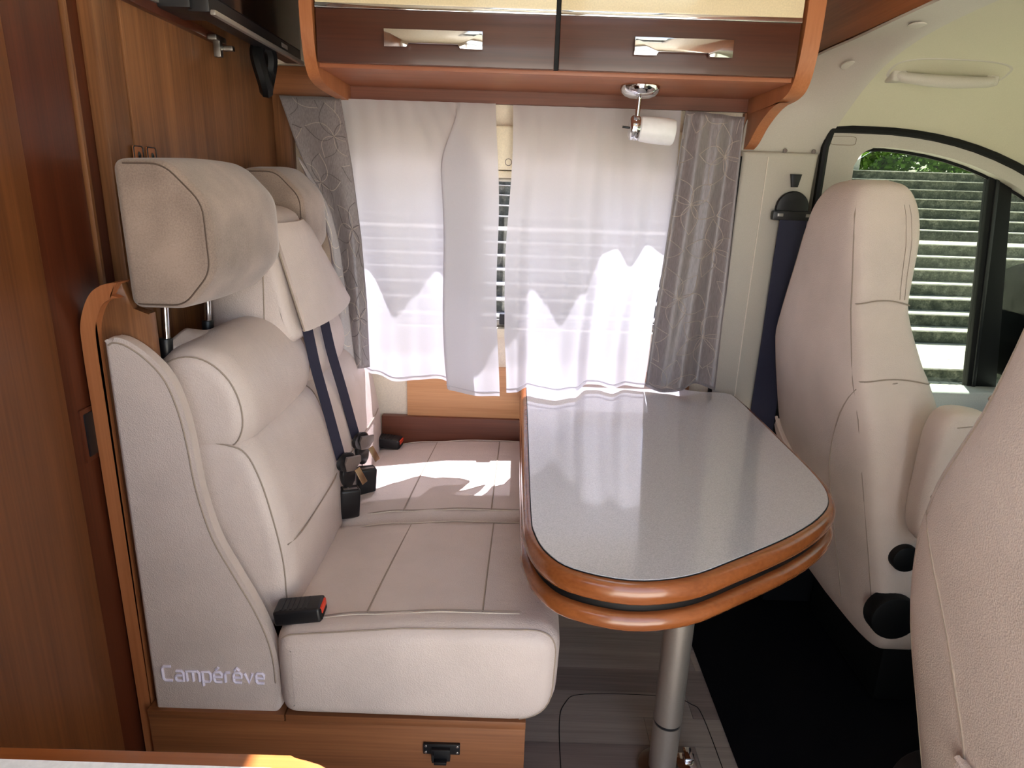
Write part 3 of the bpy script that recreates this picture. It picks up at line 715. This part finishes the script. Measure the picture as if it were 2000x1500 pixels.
for ch, acc in word:
    w_, st_ = GL[ch]
    for q in st_: strokes.append([(cur + a, b) for a, b in q])
    if acc == 'acute': strokes.append([(cur + .22, .86), (cur + .44, 1.04)])
    if acc == 'circ': strokes.append([(cur + .12, .86), (cur + .31, 1.04), (cur + .50, .86)])
    cur += w_ + .26
kx_ = .188 / (cur - .26)
for q in strokes:
    pts = [(-.630 + a * kx_, 1.0154, .370 + b * .031) for a, b in q]
    linked('letter_stroke', tube(pts, .0028, 6), 'thread', sp)
def seat_cushion(y0, y1, label, first):
    t = thing('seat_cushion', label, 'cushion', (-.17, (y0 + y1) / 2, .308), 'bench seat cushions')
    pr = round_poly([(-.412, .314), (.098, .312), (.104, .525), (-.18, .518), (-.412, .494)], [.04, .085, .058, .04, .04], 8)
    r0 = .042 if first else .03
    linked('pad', puff(pr, 'Y', y0, y1, r0, 6, .03, .004), 'leather', t)
    def zt(x): return interp([(-.45, .482), (-.25, .512), (-.10, .522), (.03, .522), (.06, .510), (.074, .505), (.090, .470)], x) + .0005
    ya, yb = y0 + (.052 if first else .035), y1 - .03
    def sw(yv): return .004 * math.sin(PI * (yv - y0) / (y1 - y0))
    for xa, xb in ((-.252, -.222), (-.040, -.032)):
        linked('seam', tube([(xa + (xb - xa) * i / 12, ya + (yb - ya) * i / 12, zt(xa) + sw(ya + (yb - ya) * i / 12)) for i in range(13)], .0017, 5), 'seam', t)
    xx = [-.395 + .440 * i / 24 for i in range(25)]
    for yy, mm, dz in ((ya, 'seam', .0), (ya - .006, 'stitch', -.0005), (yb, 'seam', 0), (yb + .005, 'stitch', -.0005)):
        linked('stitch_line', tube([(x, yy + .006 * (x + .2), zt(x) + sw(yy) + dz + .0008) for x in xx], .0011, 5), mm, t)
    if first:
        ins = inset(pr, .8 * r0 * (1 - math.sin(.85)) - .0008); yy = y0 + r0 * (1 - math.cos(.85)) - .0006
        ed = [(p[0], yy, p[1]) for p in ins]; i0 = max(range(len(pr)), key=lambda i: -pr[i][0] + pr[i][1] * 3 - abs(pr[i][0] + .42) * 8)
        top = [p for p in ed if p[2] > .43 and p[0] > -.40] + [p for p in ed if p[0] > .03 and p[2] <= .43]
        top.sort(key=lambda p: math.atan2(p[2] - .40, p[0] + .19), reverse=True)
        linked('piping', tube(top, .0014, 5), 'seam', t)
    return t
seat_cushion(.988, 1.402, 'beige leather bench seat cushion nearest the camera', True)
seat_cushion(1.406, 1.915, 'beige leather bench seat cushion by the window wall', False)

LOW = [(-.64, .47), (-.64, .81), (-.56, .838), (-.49, .835), (-.452, .815), (-.428, .76), (-.410, .68), (-.398, .60), (-.396, .53), (-.400, .475), (-.45, .44), (-.52, .44)]
UPP = [(-.62, .80), (-.62, .93), (-.60, .972), (-.555, .992), (-.508, .982), (-.470, .945), (-.452, .893), (-.455, .842), (-.482, .806), (-.54, .798)]
def backrest(y0, y1, label):
    lo = linked('backrest', puff(smooth_poly(LOW, 4), 'Y', y0, y1, .045, 6, .03, .006), 'leather', bb); t = lo
    lo['label'] = label
    up = linked('upper_cushion', puff(smooth_poly(UPP, 4), 'Y', y0 + .004, min(y1 - .004, 1.745), .045, 6, .04, .006), 'leather', t)
    n = 14
    linked('seam', tube([(-.3935 - .012 * (2 * i / n - 1) ** 6, y0 + .02 + (y1 - y0 - .035) * i / n, .622) for i in range(n + 1)], .0015, 5), 'seam', lo)
    for poly_, part, a in ((UPP, up, .60), (LOW, lo, .60)):
        sp_ = smooth_poly(poly_, 4); ins = inset(sp_, .8 * .045 * (1 - math.sin(a)) - .0012 - .006 * math.sin(PI * .03)); yy = y0 + .045 * (1 - math.cos(a)) - .0004 + (.004 if part is up else 0)
        pts = [(p[0], yy, p[1]) for p in ins if p[0] > -.60]
        cx_, cz_ = -.54, (.89 if part is up else .66)
        pts.sort(key=lambda p: math.atan2(p[2] - cz_, p[0] - cx_), reverse=True)
        linked('seam', tube(pts, .0014, 5), 'seam', lo)
    return t
b1 = backrest(1.064, 1.442, 'beige leather bench backrest nearest the camera')
b2 = backrest(1.448, 1.914, 'beige leather bench backrest beside the window')
linked('cover_flap', sheet(lambda u, v: (-.606 + .05 * u + .012 * math.sin(5 * v), 1.10 + .17 * v + .02 * u, .984 + .022 * math.sin(PI * v * 1.3) * (1 - u) + .012 * u * v), 10, 14, .003), 'leather', b1, 180)

HR = [(-.624, 1.068), (-.626, 1.292), (-.545, 1.294), (-.488, 1.235), (-.486, 1.125), (-.535, 1.068)]
def headrest(y0, y1, label, dx):
    t = thing('headrest', label, 'headrest', (-.56, (y0 + y1) / 2, .98), 'bench headrests')
    pts = [(p[0] + dx, p[1]) for p in HR]; s = round_poly(pts, [.018, .018, .055, .06, .06, .05])
    linked('pad', puff(s, 'Y', y0, y1, .016, 5, .075, .006, 8), 'velour', t)
    a = .45; ins = inset(s, .8 * .016 * (1 - math.sin(a)) - .0006); yy = y0 + .016 * (1 - math.cos(a)) - .0006
    ln = [(p[0], yy, p[1]) for p in ins if p[0] > -.612 + dx]; ln.sort(key=lambda p: math.atan2(p[2] - 1.18, p[0] + .62 - dx), reverse=True)
    linked('seam', tube(ln, .0013, 5), 'seam_dark', t)
    for yy in (y0 + .075, y0 + .235):
        linked('post', cyl((-.598, yy, .96), (-.590, yy, 1.10), .0065, 12), 'chrome', t)
        linked('post_guide', cyl((-.599, yy, .965), (-.5965, yy, 1.003), .011, 12, cap=.002), 'black', t)
headrest(1.028, 1.376, 'large taupe velour headrest on chrome posts in the foreground', .018)
headrest(1.585, 1.812, 'taupe headrest beside the left drape, partly hidden', -.012)

# belt tower with flap
tw = thing('belt_tower', 'beige leather belt tower between the headrests with a folded flap', 'belt cover', (-.53, 1.45, .93))
TW = smooth_poly([(-.625, .93), (-.625, 1.14), (-.60, 1.19), (-.56, 1.212), (-.52, 1.205), (-.498, 1.18), (-.484, 1.10), (-.465, 1.0), (-.455, .95), (-.52, .925)], 4)
linked('cover', puff(TW, 'Y', 1.345, 1.570, .022, 5, .022, .002), 'leather', tw)
linked('seam', tube([(-.520 + .01 * i / 8, 1.3445, .945 + .20 * i / 8) for i in range(9)], .0014, 5), 'seam', tw)
def flap(u, v):
    ya = lerp([(0, 1.362), (1, 1.372)], v); yb = lerp([(0, 1.562), (1, 1.735)], v)
    x = lerp([(0, -.492), (.12, -.480), (1, -.432)], v); z = lerp([(0, 1.180), (.12, 1.160), (1, .962)], v) + .012 * u * v
    return (x + .010 * math.sin(PI * u) - .012 * abs(2 * u - 1) ** 3, ya + (yb - ya) * u, z)
fl = linked('flap', sheet(flap, 16, 20, .009), 'leather', tw, 60)
linked('seam', tube([flap(i / 16, .985) for i in range(17)], .004, 6), 'leather', fl)
linked('seam', tube([flap(0.0, i / 16) for i in range(17)], .0022, 6), 'seam', fl)
linked('seam', tube([(p[0] + .006, p[1], p[2]) for p in [flap(i / 16, .12) for i in range(17)]], .0015, 5), 'seam', fl)

# belts and buckles
def belt(y0, y1, z1, label):
    t = thing('seat_belt', label, 'seat belt', (-.39, y1, z1 - .12), 'navy bench seat belts')
    path = [(-.448, y0, .99), (-.440, y0 + .1 * (y1 - y0), .93), (-.432, y0 + .3 * (y1 - y0), .87), (-.415, y0 + .6 * (y1 - y0), .78), (-.392, y1, z1 + .01)]
    linked('strap', strap(smooth_poly(path, 5, False), .030, .0022, wd=(.45, 1, 0)), 'navy', t)
    c = Vector((-.384, y1, z1))
    ring = [(c.x + .004 + .010 * math.cos(a) * 1.2, c.y + .024 * math.cos(a), c.z + .022 * math.sin(a)) for a in [2 * PI * i / 20 for i in range(20)]]
    linked('belt_slider', loft([[(p[0] + dx, c.y + (p[1] - c.y) * s, c.z + (p[2] - c.z) * s) for p in ring] for s, dx in ((.75, -.006), (1, -.004), (1, .004), (.7, .007))]), 'black', t)
    tg = prism([(-.020, .018), (.020, .018), (.024, .004), (.012, -.020), (-.012, -.020), (-.022, .002)], 'Y', -.004, .004, .002)
    tg.transform(Matrix.Translation((c.x + .016, c.y + .006, c.z - .006)) @ Matrix.Rotation(.25, 4, 'Y') @ Matrix.Rotation(.9, 4, 'Z'))
    linked('tongue', tg, 'tongue', t)
    pl = prism([(-.008, .0), (.008, .0), (.008, -.040), (-.008, -.040)], 'Y', -.0016, .0016, .0008)
    pl.transform(Matrix.Translation((c.x + .026, c.y + .012, c.z - .022)) @ Matrix.Rotation(-.45, 4, 'Y') @ Matrix.Rotation(.9, 4, 'Z'))
    linked('tongue_plate', pl, 'brass', t)
    lw = prism(smooth_poly([(-.015, .0), (.015, .0), (.018, -.022), (.010, -.046), (-.008, -.046), (-.016, -.024)], 4), 'Y', -.007, .007, .003)
    lw.transform(Matrix.Translation((c.x + .004, c.y + .006, c.z - .018)) @ Matrix.Rotation(.9, 4, 'Z'))
    linked('lower_tongue', lw, 'black', t)
    linked('tongue_wire', tube([(c.x + .004, c.y + .008, c.z - .060), (c.x + .004, c.y + .006, c.z - .082)], .002, 6), 'chrome', t)
belt(1.392, 1.418, .645, 'nearer navy seat belt hanging from the belt tower flap')
belt(1.515, 1.565, .640, 'farther navy seat belt hanging from the belt tower flap')
def buckle(M_, label, red=True, L=.085):
    t = thing('belt_buckle', label, 'buckle', M_.to_translation(), 'black belt buckles')
    def tr(me): me.transform(M_); return me
    bm = box(-L, 0, -.024, .024, -.014, .016, .006, 3); linked('housing', tr(bm), 'black', t)
    linked('slot_face', tr(box(-.004, .0015, -.019, .019, -.010, .012, .001)), 'rubber', t)
    if red: linked('button', tr(box(-.010, .003, -.017, .017, .001, .013, .002)), 'red', t)
    else: linked('button', tr(box(-.012, .002, -.017, .017, .002, .012, .002)), 'tongue', t)
    if red:
        linked('grip_ribs', tr(boxes([(-L + .012 + .009 * i, -L + .016 + .009 * i, -.018, .018, .014, .0172) for i in range(6)])), 'black', t)
def BM(loc, *rots):
    m = Matrix.Translation(loc)
    for a, ax in rots: m = m @ Matrix.Rotation(a, 4, ax)
    return m
buckle(BM((-.334, 1.046, .514), (-.10, 'Y'), (.06, 'Z')), 'black buckle with red button lying at the front of the bench seat')
buckle(BM((-.330, 1.862, .516), (.05, 'Y'), (-.12, 'Z')), 'black buckle with red button at the far end by the window wall')
buckle(BM((-.378, 1.432, .572), (-PI / 2 + .08, 'Y'), (PI / 2 + .5, 'X')), 'upright black buckle below the nearer navy seat belt', False, .075)
buckle(BM((-.366, 1.562, .568), (-PI / 2 + .08, 'Y'), (PI / 2 + .5, 'X')), 'upright black buckle below the farther navy seat belt', False, .075)

# ================================================================== TABLE
tb_ = thing('dinette_table', 'grey-topped dinette table with brown wooden edge on a metal leg', 'table', (.35, 1.2, 0))
def rounded(pts, n=7): return smooth_poly(pts, n)
TO = [(.026, 1.935), (.026, 1.50), (.0255, 1.08), (.031, .985), (.052, .920), (.095, .873), (.185, .845), (.280, .862), (.372, .916), (.500, 1.004), (.588, 1.086), (.632, 1.160), (.651, 1.26), (.654, 1.45), (.654, 1.78), (.640, 1.842), (.600, 1.858), (.540, 1.862), (.512, 1.885), (.505, 1.935)]
def dens(pts, straight_n=3):
    out = smooth_poly(pts, straight_n); return out
TO_ = [(.026, 1.935)] + smooth_poly(TO[:], 4, False)[1:]
def slab(poly, z0, z1, bul, k=5):
    bm = bmesh.new(); rings = []; h = (z1 - z0) / 2
    for i in range(-k, k + 1):
        a = i / k * PI / 2; d = bul * (1 - math.cos(a)); z = (z0 + z1) / 2 + h * math.sin(a)
        rings.append([bm.verts.new((p[0], p[1], z)) for p in inset(poly, d)])
    n = len(poly)
    for A, B in zip(rings, rings[1:]):
        for i in range(n): bm.faces.new((A[i], A[(i + 1) % n], B[(i + 1) % n], B[i]))
    bm.faces.new(rings[0]); bm.faces.new(rings[-1])
    bmesh.ops.triangulate(bm, faces=[f for f in bm.faces if len(f.verts) > 4])
    return frombm(bm)
linked('edge_band', slab(TO_, .676, .7135, .012), 'edge', tb_)
linked('laminate_top', prism(inset(TO_, .0165), 'Z', .700, .7160, .0006, 1), 'laminate', tb_)
linked('inlay_line', prism(inset(TO_, .0148), 'Z', .700, .7146), 'rubber', tb_)
linked('dark_gap', slab(inset(TO_, .012), .662, .677, .002), 'rubber', tb_)
low = [p for p in TO_]
linked('swing_leaf', slab(inset(TO_, -.002), .632, .663, .012), 'edge', tb_)
pc = (.371, 1.20)
linked('pole', cyl((*pc, .148), (*pc, .634), .031, 40), 'pole', tb_)
linked('pole_ring', cyl((*pc, .138), (*pc, .150), .0285, 40), 'black', tb_)
linked('pole', cyl((*pc, .012), (*pc, .140), .0305, 40), 'pole', tb_)
linked('floor_socket', cyl((*pc, .0), (*pc, .016), .055, 40, cap=.004), 'steel', tb_)
linked('floor_latch', boxes([(.405, .452, 1.19, 1.235, .0, .020), (.425, .445, 1.205, 1.24, .018, .032)], .004), 'chrome', tb_)
linked('leaf_catch', tube([(.452 + .011 * math.sin(a), 1.12, .622 - .014 + .014 * math.cos(a)) for a in [PI * i / 10 for i in range(11)]], .003, 6), 'white', tb_)

# ================================================================== CAB SEATS
ST = [(.205, .915, 1.03, -.245, .235), (.25, .895, 1.05, -.275, .250), (.33, .876, 1.05, -.290, .258), (.45, .844, 1.03, -.296, .262), (.66, .788, .985, -.300, .262), (.80, .760, .952, -.285, .262), (.885, .746, .925, -.255, .258), (.93, .744, .905, -.238, .246), (1.03, .745, .880, -.192, .208), (1.10, .745, .886, -.170, .180), (1.18, .743, .898, -.146, .148), (1.24, .745, .898, -.122, .122), (1.28, .757, .888, -.100, .098), (1.302, .775, .872, -.078, .078), (1.312, .80, .85, -.04, .04)]
def seat_at(z):
    for a, b in zip(ST, ST[1:]):
        if a[0] <= z <= b[0]:
            t = (z - a[0]) / (b[0] - a[0]); return [p + (q - p) * t for p, q in zip(a, b)]
    return ST[-1] if z > 1 else ST[0]
def cab_seat(yc, dx, mir, label):
    t = thing('cab_seat', label, 'seat', (1.05 + dx, yc, .005), 'cab seats')
    sgn = -1 if mir else 1
    def rg(s, n=56):
        z, xb, xf, a, b = s; out = []
        cx, cy, hx, hy = (xb + xf) / 2, (a + b) / 2, (xf - xb) / 2, (b - a) / 2
        for i in range(n):
            th = 2 * PI * i / n; c, s_ = math.cos(th), math.sin(th); e = 2 / 7.0
            px = cx + hx * math.copysign(abs(c) ** e, c); py = cy + hy * math.copysign(abs(s_) ** e, s_)
            if c < 0: px += .010 * (1 - ((py - cy) / hy) ** 2) * 0 - .012 * max(0, 1 - ((py - cy) / hy) ** 2)
            out.append((px + dx, yc + sgn * py, z))
        return out
    zz = []
    for a, b in zip(ST, ST[1:]):
        for q in range(3): zz.append(a[0] + (b[0] - a[0]) * q / 3)
    zz.append(ST[-1][0])
    sm = {}
    rows = smooth_poly(ST, 4, False)
    linked('backrest', loft([rg(r) for r in rows]), 'leather_seat', t, 60)
    # seams on the inboard rear corner and across the side
    def corner(z, f=.93, g=.80, side_=-1):
        z_, xb, xf, a, b = seat_at(z); cx, cy, hx, hy = (xb + xf) / 2, (a + b) / 2, (xf - xb) / 2, (b - a) / 2
        th = PI - side_ * -1 * 0; ang = PI + .70 if side_ < 0 else PI - .70
        c, s_ = math.cos(ang), math.sin(ang); e = 2 / 7.0
        return (cx + hx * math.copysign(abs(c) ** e, c) + dx - .0015, yc + sgn * (cy + hy * math.copysign(abs(s_) ** e, s_) + side_ * .0015), z)
    linked('seam', tube([corner(.24 + (1.262 - .24) * i / 40) for i in range(41)] + [corner(1.262 + .012 * math.sin(PI * i / 8)) if i == 0 else tuple(Vector(corner(1.262)).lerp(Vector(corner(1.262, side_=1)), i / 8) + Vector((-.010 * math.sin(PI * i / 8), 0, .010 * math.sin(PI * i / 8)))) for i in range(1, 9)] + [corner(1.262 - .30 * i / 10, side_=1) for i in range(1, 11)], .0018, 5), 'seam', t)
    linked('seam', tube([corner(.30 + (.95 - .30) * i / 30, side_=1) for i in range(31)], .0015, 5), 'seam', t)
    def sidept(z, q):   # q 0 rear .. 1 front, on inboard side
        z_, xb, xf, a, b = seat_at(z); cx, cy, hx, hy = (xb + xf) / 2, (a + b) / 2, (xf - xb) / 2, (b - a) / 2
        c = -1 + 2 * q; cc = abs(c) ** 3.5; s_ = math.sqrt(max(0, 1 - min(1, cc * cc)))
        return (cx + hx * c + dx, yc + sgn * (cy - hy * (s_ ** (2 / 7.0)) - .001), z)
    for z0, bow in ((1.045, .012), (.885, .012)):
        linked('seam', tube([sidept(z0 + bow * math.sin(PI * q / 20), .03 + .95 * q / 20) for q in range(21)], .0016, 5), 'seam', t)
    linked('stitching', tube([sidept(1.06 + .20 * q / 16, .72) for q in range(17)], .0006, 4), 'seam', t)
    linked('stitching', tube([sidept(1.06 + .20 * q / 16, .80) for q in range(17)], .0006, 4), 'seam', t)
    # back panel pocket and seam
    def backpt(yo, z):
        z_, xb, xf, a, b = seat_at(z); cy, hy = (a + b) / 2, (b - a) / 2; k = max(-1, min(1, (yo - cy) / hy)); cx, hx = (xb + xf) / 2, (xf - xb) / 2
        s_ = abs(k) ** 3.5; c = math.sqrt(max(0, 1 - s_ * s_)) ** (2 / 7.0)
        return Vector((cx - hx * c + dx - .012 * max(0, 1 - k * k), yc + sgn * yo, z))
    pk = []
    for i in range(17):
        q = i / 16; yo = .232 - .36 * q; z = .625 - .075 * q ** .8 - .03 * math.sin(PI * q)
        pk.append(backpt(yo, z))
    linked('pocket_lip', strap([p + Vector((-.008, 0, 0)) for p in pk], .030, .010, wd=(0, 0, 1)), 'leather_seat', t)
    linked('pocket_edge', tube([p + Vector((-.013, 0, .015)) for p in pk], .0045, 6), 'leather_seat', t)
    linked('seam', tube([backpt(-.125 - .13 * q ** 2.2, .53 + .36 * q) + Vector((-.001, 0, 0)) for q in [i / 16 for i in range(17)]], .0015, 5), 'seam', t)
    linked('seam', tube([backpt(-.125, .27 + .26 * q / 8) + Vector((-.001, 0, 0)) for q in range(9)], .0012, 5), 'seam', t)
    # cushion, pedestal, knobs, armrest
    cp = smooth_poly([(.93, .30), (.95, .44), (1.10, .455), (1.30, .47), (1.42, .465), (1.45, .42), (1.43, .33), (1.30, .30), (1.1, .29)], 4)
    linked('seat_cushion', puff([(p[0] + dx, p[1]) for p in cp], 'Y', yc - .25, yc + .25, .05, 5), 'leather_seat', t, 60)
    linked('pedestal', box(.97 + dx, 1.38 + dx, yc - .20, yc + .20, .008, .295, .02), 'rubber', t)
    ys = yc - sgn * .302
    for kx, kz, r in ((.900, .495, .032), (.905, .340, .056)):
        linked('recliner_knob', cyl((kx + dx, ys + sgn * .03, kz), (kx + dx, ys - sgn * .014, kz), r, 28, cap=.006), 'rubber', t)
    ya, yb = sorted((ys - sgn * .015, ys - sgn * .085))
    arp = smooth_poly([(.865, .60), (.858, .75), (.862, .83), (.885, .866), (.93, .868), (.975, .852), (1.0, .80), (1.0, .66), (.98, .58), (.92, .555)], 4)
    ar_ = linked('armrest', puff([(p[0] + dx, p[1]) for p in arp], 'Y', ya, yb, .022, 5), 'leather_seat', t, 60)
    yf = ya if sgn > 0 else yb
    linked('seam', tube([(.89 + dx + .09 * i / 6, yf - sgn * .0005, .838 + .012 * i / 6) for i in range(7)], .0012, 5), 'seam', ar_)
    linked('pivot_cap', cyl((.955 + dx, yf + sgn * .004, .755), (.955 + dx, yf - sgn * .003, .755), .012, 18), 'black', ar_)
    return t
cab_seat(1.632, 0, False, 'beige driver seat beside the side window, seen from behind')
cab_seat(.575, -.188, True, 'beige passenger seat cropped at the right edge of the photo')

# driver belt
sb = thing('shoulder_belt', 'dark navy shoulder belt on the pillar behind the driver seat', 'seat belt', (.76, 1.89, .3))
linked('anchor_slot', prism([(.741, 1.328), (.772, 1.328), (.765, 1.294), (.748, 1.294)], 'Y', 1.893, 1.905, .003), 'black', sb)
linked('guide_ring', lathe(Vector((.757, 1.905, 1.238)), Vector((0, -1, 0)), [(.040, 0), (.045, .003), (.046, .010), (.043, .014), (.030, .016), (.012, .016)], 28), 'black', sb)
linked('guide_bar', boxes([(.700, .818, 1.876, 1.898, 1.205, 1.232)], .008), 'black', sb)
for gx in (.712, .790): linked('slot_glint', box(gx, gx + .016, 1.873, 1.878, 1.216, 1.224, .001), 'silver', sb)
linked('strap', strap([(.760, 1.880, 1.225), (.760, 1.886, 1.10), (.760, 1.888, .90), (.758, 1.888, .70), (.757, 1.888, .40), (.757, 1.888, .2)], .075, .003, wd=(1, 0, 0)), 'navy', sb)

# grab handle on headliner
gh = thing('grab_handle', 'beige grab handle recessed in the cab headliner', 'handle', (1.02, 1.76, 1.52))
def hsurf(x, yo):
    lo, hi = .5, 1.0; u = (x - .835)
    for _ in range(30):
        mid = (lo + hi) / 2
        if liner(u, mid)[1] < yo: lo = mid
        else: hi = mid
    return Vector(liner(u, lo))
hb = []
for i in range(25):
    q = i / 24; x = .905 + .245 * q; s_ = math.sin(PI * q) ** .35
    hb.append(hsurf(x, 1.775) + Vector((0, -.022 * s_ - .002, -.020 * s_ - .002)))
linked('grip', tube(hb, [.011 + .004 * math.sin(PI * i / 24) for i in range(25)], 10), 'plastic', gh)
rim = []
for i in range(36):
    a = 2 * PI * i / 36; ca, sa = math.cos(a), math.sin(a)
    x = 1.028 + .140 * math.copysign(abs(ca) ** .6, ca); yo = 1.755 + .045 * math.copysign(abs(sa) ** .7, sa)
    rim.append(hsurf(x, yo) + Vector((0, -.002, -.004)))
linked('base_rim', tube(rim, .007, 8, True), 'plastic', gh)
for x in (.915, 1.14):
    linked('end_block', box(x - .018, x + .018, 1.755, 1.800, hsurf(x, 1.775).z - .024, hsurf(x, 1.775).z + .004, .008, 3), 'plastic', gh)

# ================================================================== KITCHEN COUNTER
kc = thing('kitchen_counter', 'white kitchen worktop with brown wooden edge at the bottom left', 'counter', (-.39, .1, 0))
def corner_poly(d):
    x1, y1, r = -.085 - d, .352 - d, .055
    return [(-.69, -.13), (-.69, y1)] + [(x1 - r + r * math.sin(a), y1 - r + r * math.cos(a)) for a in [PI / 2 * i / 8 for i in range(9)]] + [(x1, -.13)]
linked('edge_band', prism(corner_poly(0), 'Z', .868, .900, .004, 3), 'edge', kc)
linked('worktop', prism(corner_poly(.0115), 'Z', .872, .9015), 'white', kc)
linked('cabinet_body', box(-.69, -.12, -.13, .315, .0, .868, .003), 'wood_h', kc)
linked('cabinet_door', box(-.66, -.40, .315, .330, .10, .85, .003), 'wood_cab', kc)
linked('cabinet_door', box(-.39, -.13, .315, .330, .10, .85, .003), 'wood_cab', kc)

# ================================================================== OUTDOORS
struct(linked('ground', box(-40, 40, -40, 60, -.80, -.665), 'cobble'), 'pale cobbled ground outside')
st = thing('stone_staircase', 'broad flight of mossy stone steps with shade-darkened risers seen through the driver window', 'steps', (4, 10, -.665))
def stepbox(y0, z0, z1, depth, nm_='step'):
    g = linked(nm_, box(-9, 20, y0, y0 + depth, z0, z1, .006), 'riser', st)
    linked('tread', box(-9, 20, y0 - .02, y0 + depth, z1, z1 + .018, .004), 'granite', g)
stepbox(7.15, -.665, -.53, 1.4)
zc, yc_ = -.51, 8.5
for i in range(7):
    stepbox(yc_, zc, zc + .146, .34); zc += .164; yc_ += .31
yc_ += .55
for i in range(7):
    stepbox(yc_, zc, zc + .148, .40 if i < 6 else 6.0); zc += .166; yc_ += .37
TOPZ = zc; TOPY = yc_
tag(linked('stone_pillar', boxes([(6.25, 6.78, TOPY + .1, TOPY + .6, TOPZ + .0, TOPZ + 1.5), (6.20, 6.83, TOPY + .05, TOPY + .65, TOPZ + 1.5, TOPZ + 1.62)], .02), 'granite'), 'pale stone pillar at the top of the steps, left of the shrubs', 'pillar')
rl = random.Random(11)
def shrub(cx, cy, cz, rx, rz, n, label):
    t = thing('hedge_shrub', label, 'shrub', (cx, cy, TOPZ), 'shrubs above the steps')
    v, f = [], []
    for i in range(n):
        a, b = rl.uniform(0, 2 * PI), math.acos(rl.uniform(-1, 1)); rr = rl.uniform(.55, 1.05) * (1 + .15 * math.sin(3 * a) * math.sin(4 * b))
        p = Vector((cx + rx * rr * math.sin(b) * math.cos(a), cy + rx * .7 * rr * math.sin(b) * math.sin(a), cz + rz * rr * math.cos(b)))
        if p.z < TOPZ: continue
        d1 = Vector((rl.uniform(-1, 1), rl.uniform(-1, 1), rl.uniform(-.5, 1))).normalized() * .12; d2_ = d1.orthogonal().normalized() * .05
        k0 = len(v); v += [p, p + d1 * .5 + d2_, p + d1, p + d1 * .5 - d2_]; f.append((k0, k0 + 1, k0 + 2, k0 + 3))
    me = bpy.data.meshes.new('f'); me.from_pydata([tuple(q) for q in v], [], f)
    o = linked('foliage', me, 'hedge', t, 0); o['kind'] = 'stuff'
    linked('trunk', tube([(cx, cy, TOPZ), (cx + .05, cy, TOPZ + .5), (cx - .03, cy, TOPZ + 1.2)], [.09, .07, .05], 8), 'bark', t)
for i, cx in enumerate((6.9, 8.0, 9.1, 10.3, 11.6, 13.0)):
    shrub(cx, TOPY + 1.3 + .3 * (i % 2), TOPZ + .80, .80, .95, 3200, ['leftmost', 'second', 'third', 'fourth', 'fifth', 'rightmost'][i] + ' green shrub of the row above the stone steps')
mr_ = thing('door_mirror', 'black exterior door mirror beyond the driver window, at the right edge', 'mirror', (1.72, 2.2, .7))
linked('housing', puff(smooth_poly([(1.62, .74), (1.605, .90), (1.65, 1.04), (1.76, 1.08), (1.86, 1.02), (1.87, .78), (1.75, .70)], 5), 'Y', 2.12, 2.32, .05, 5), 'mattblack', mr_, 60)
linked('mirror_arm', box(1.70, 1.80, 1.965, 2.14, .74, .80, .015), 'black', mr_)
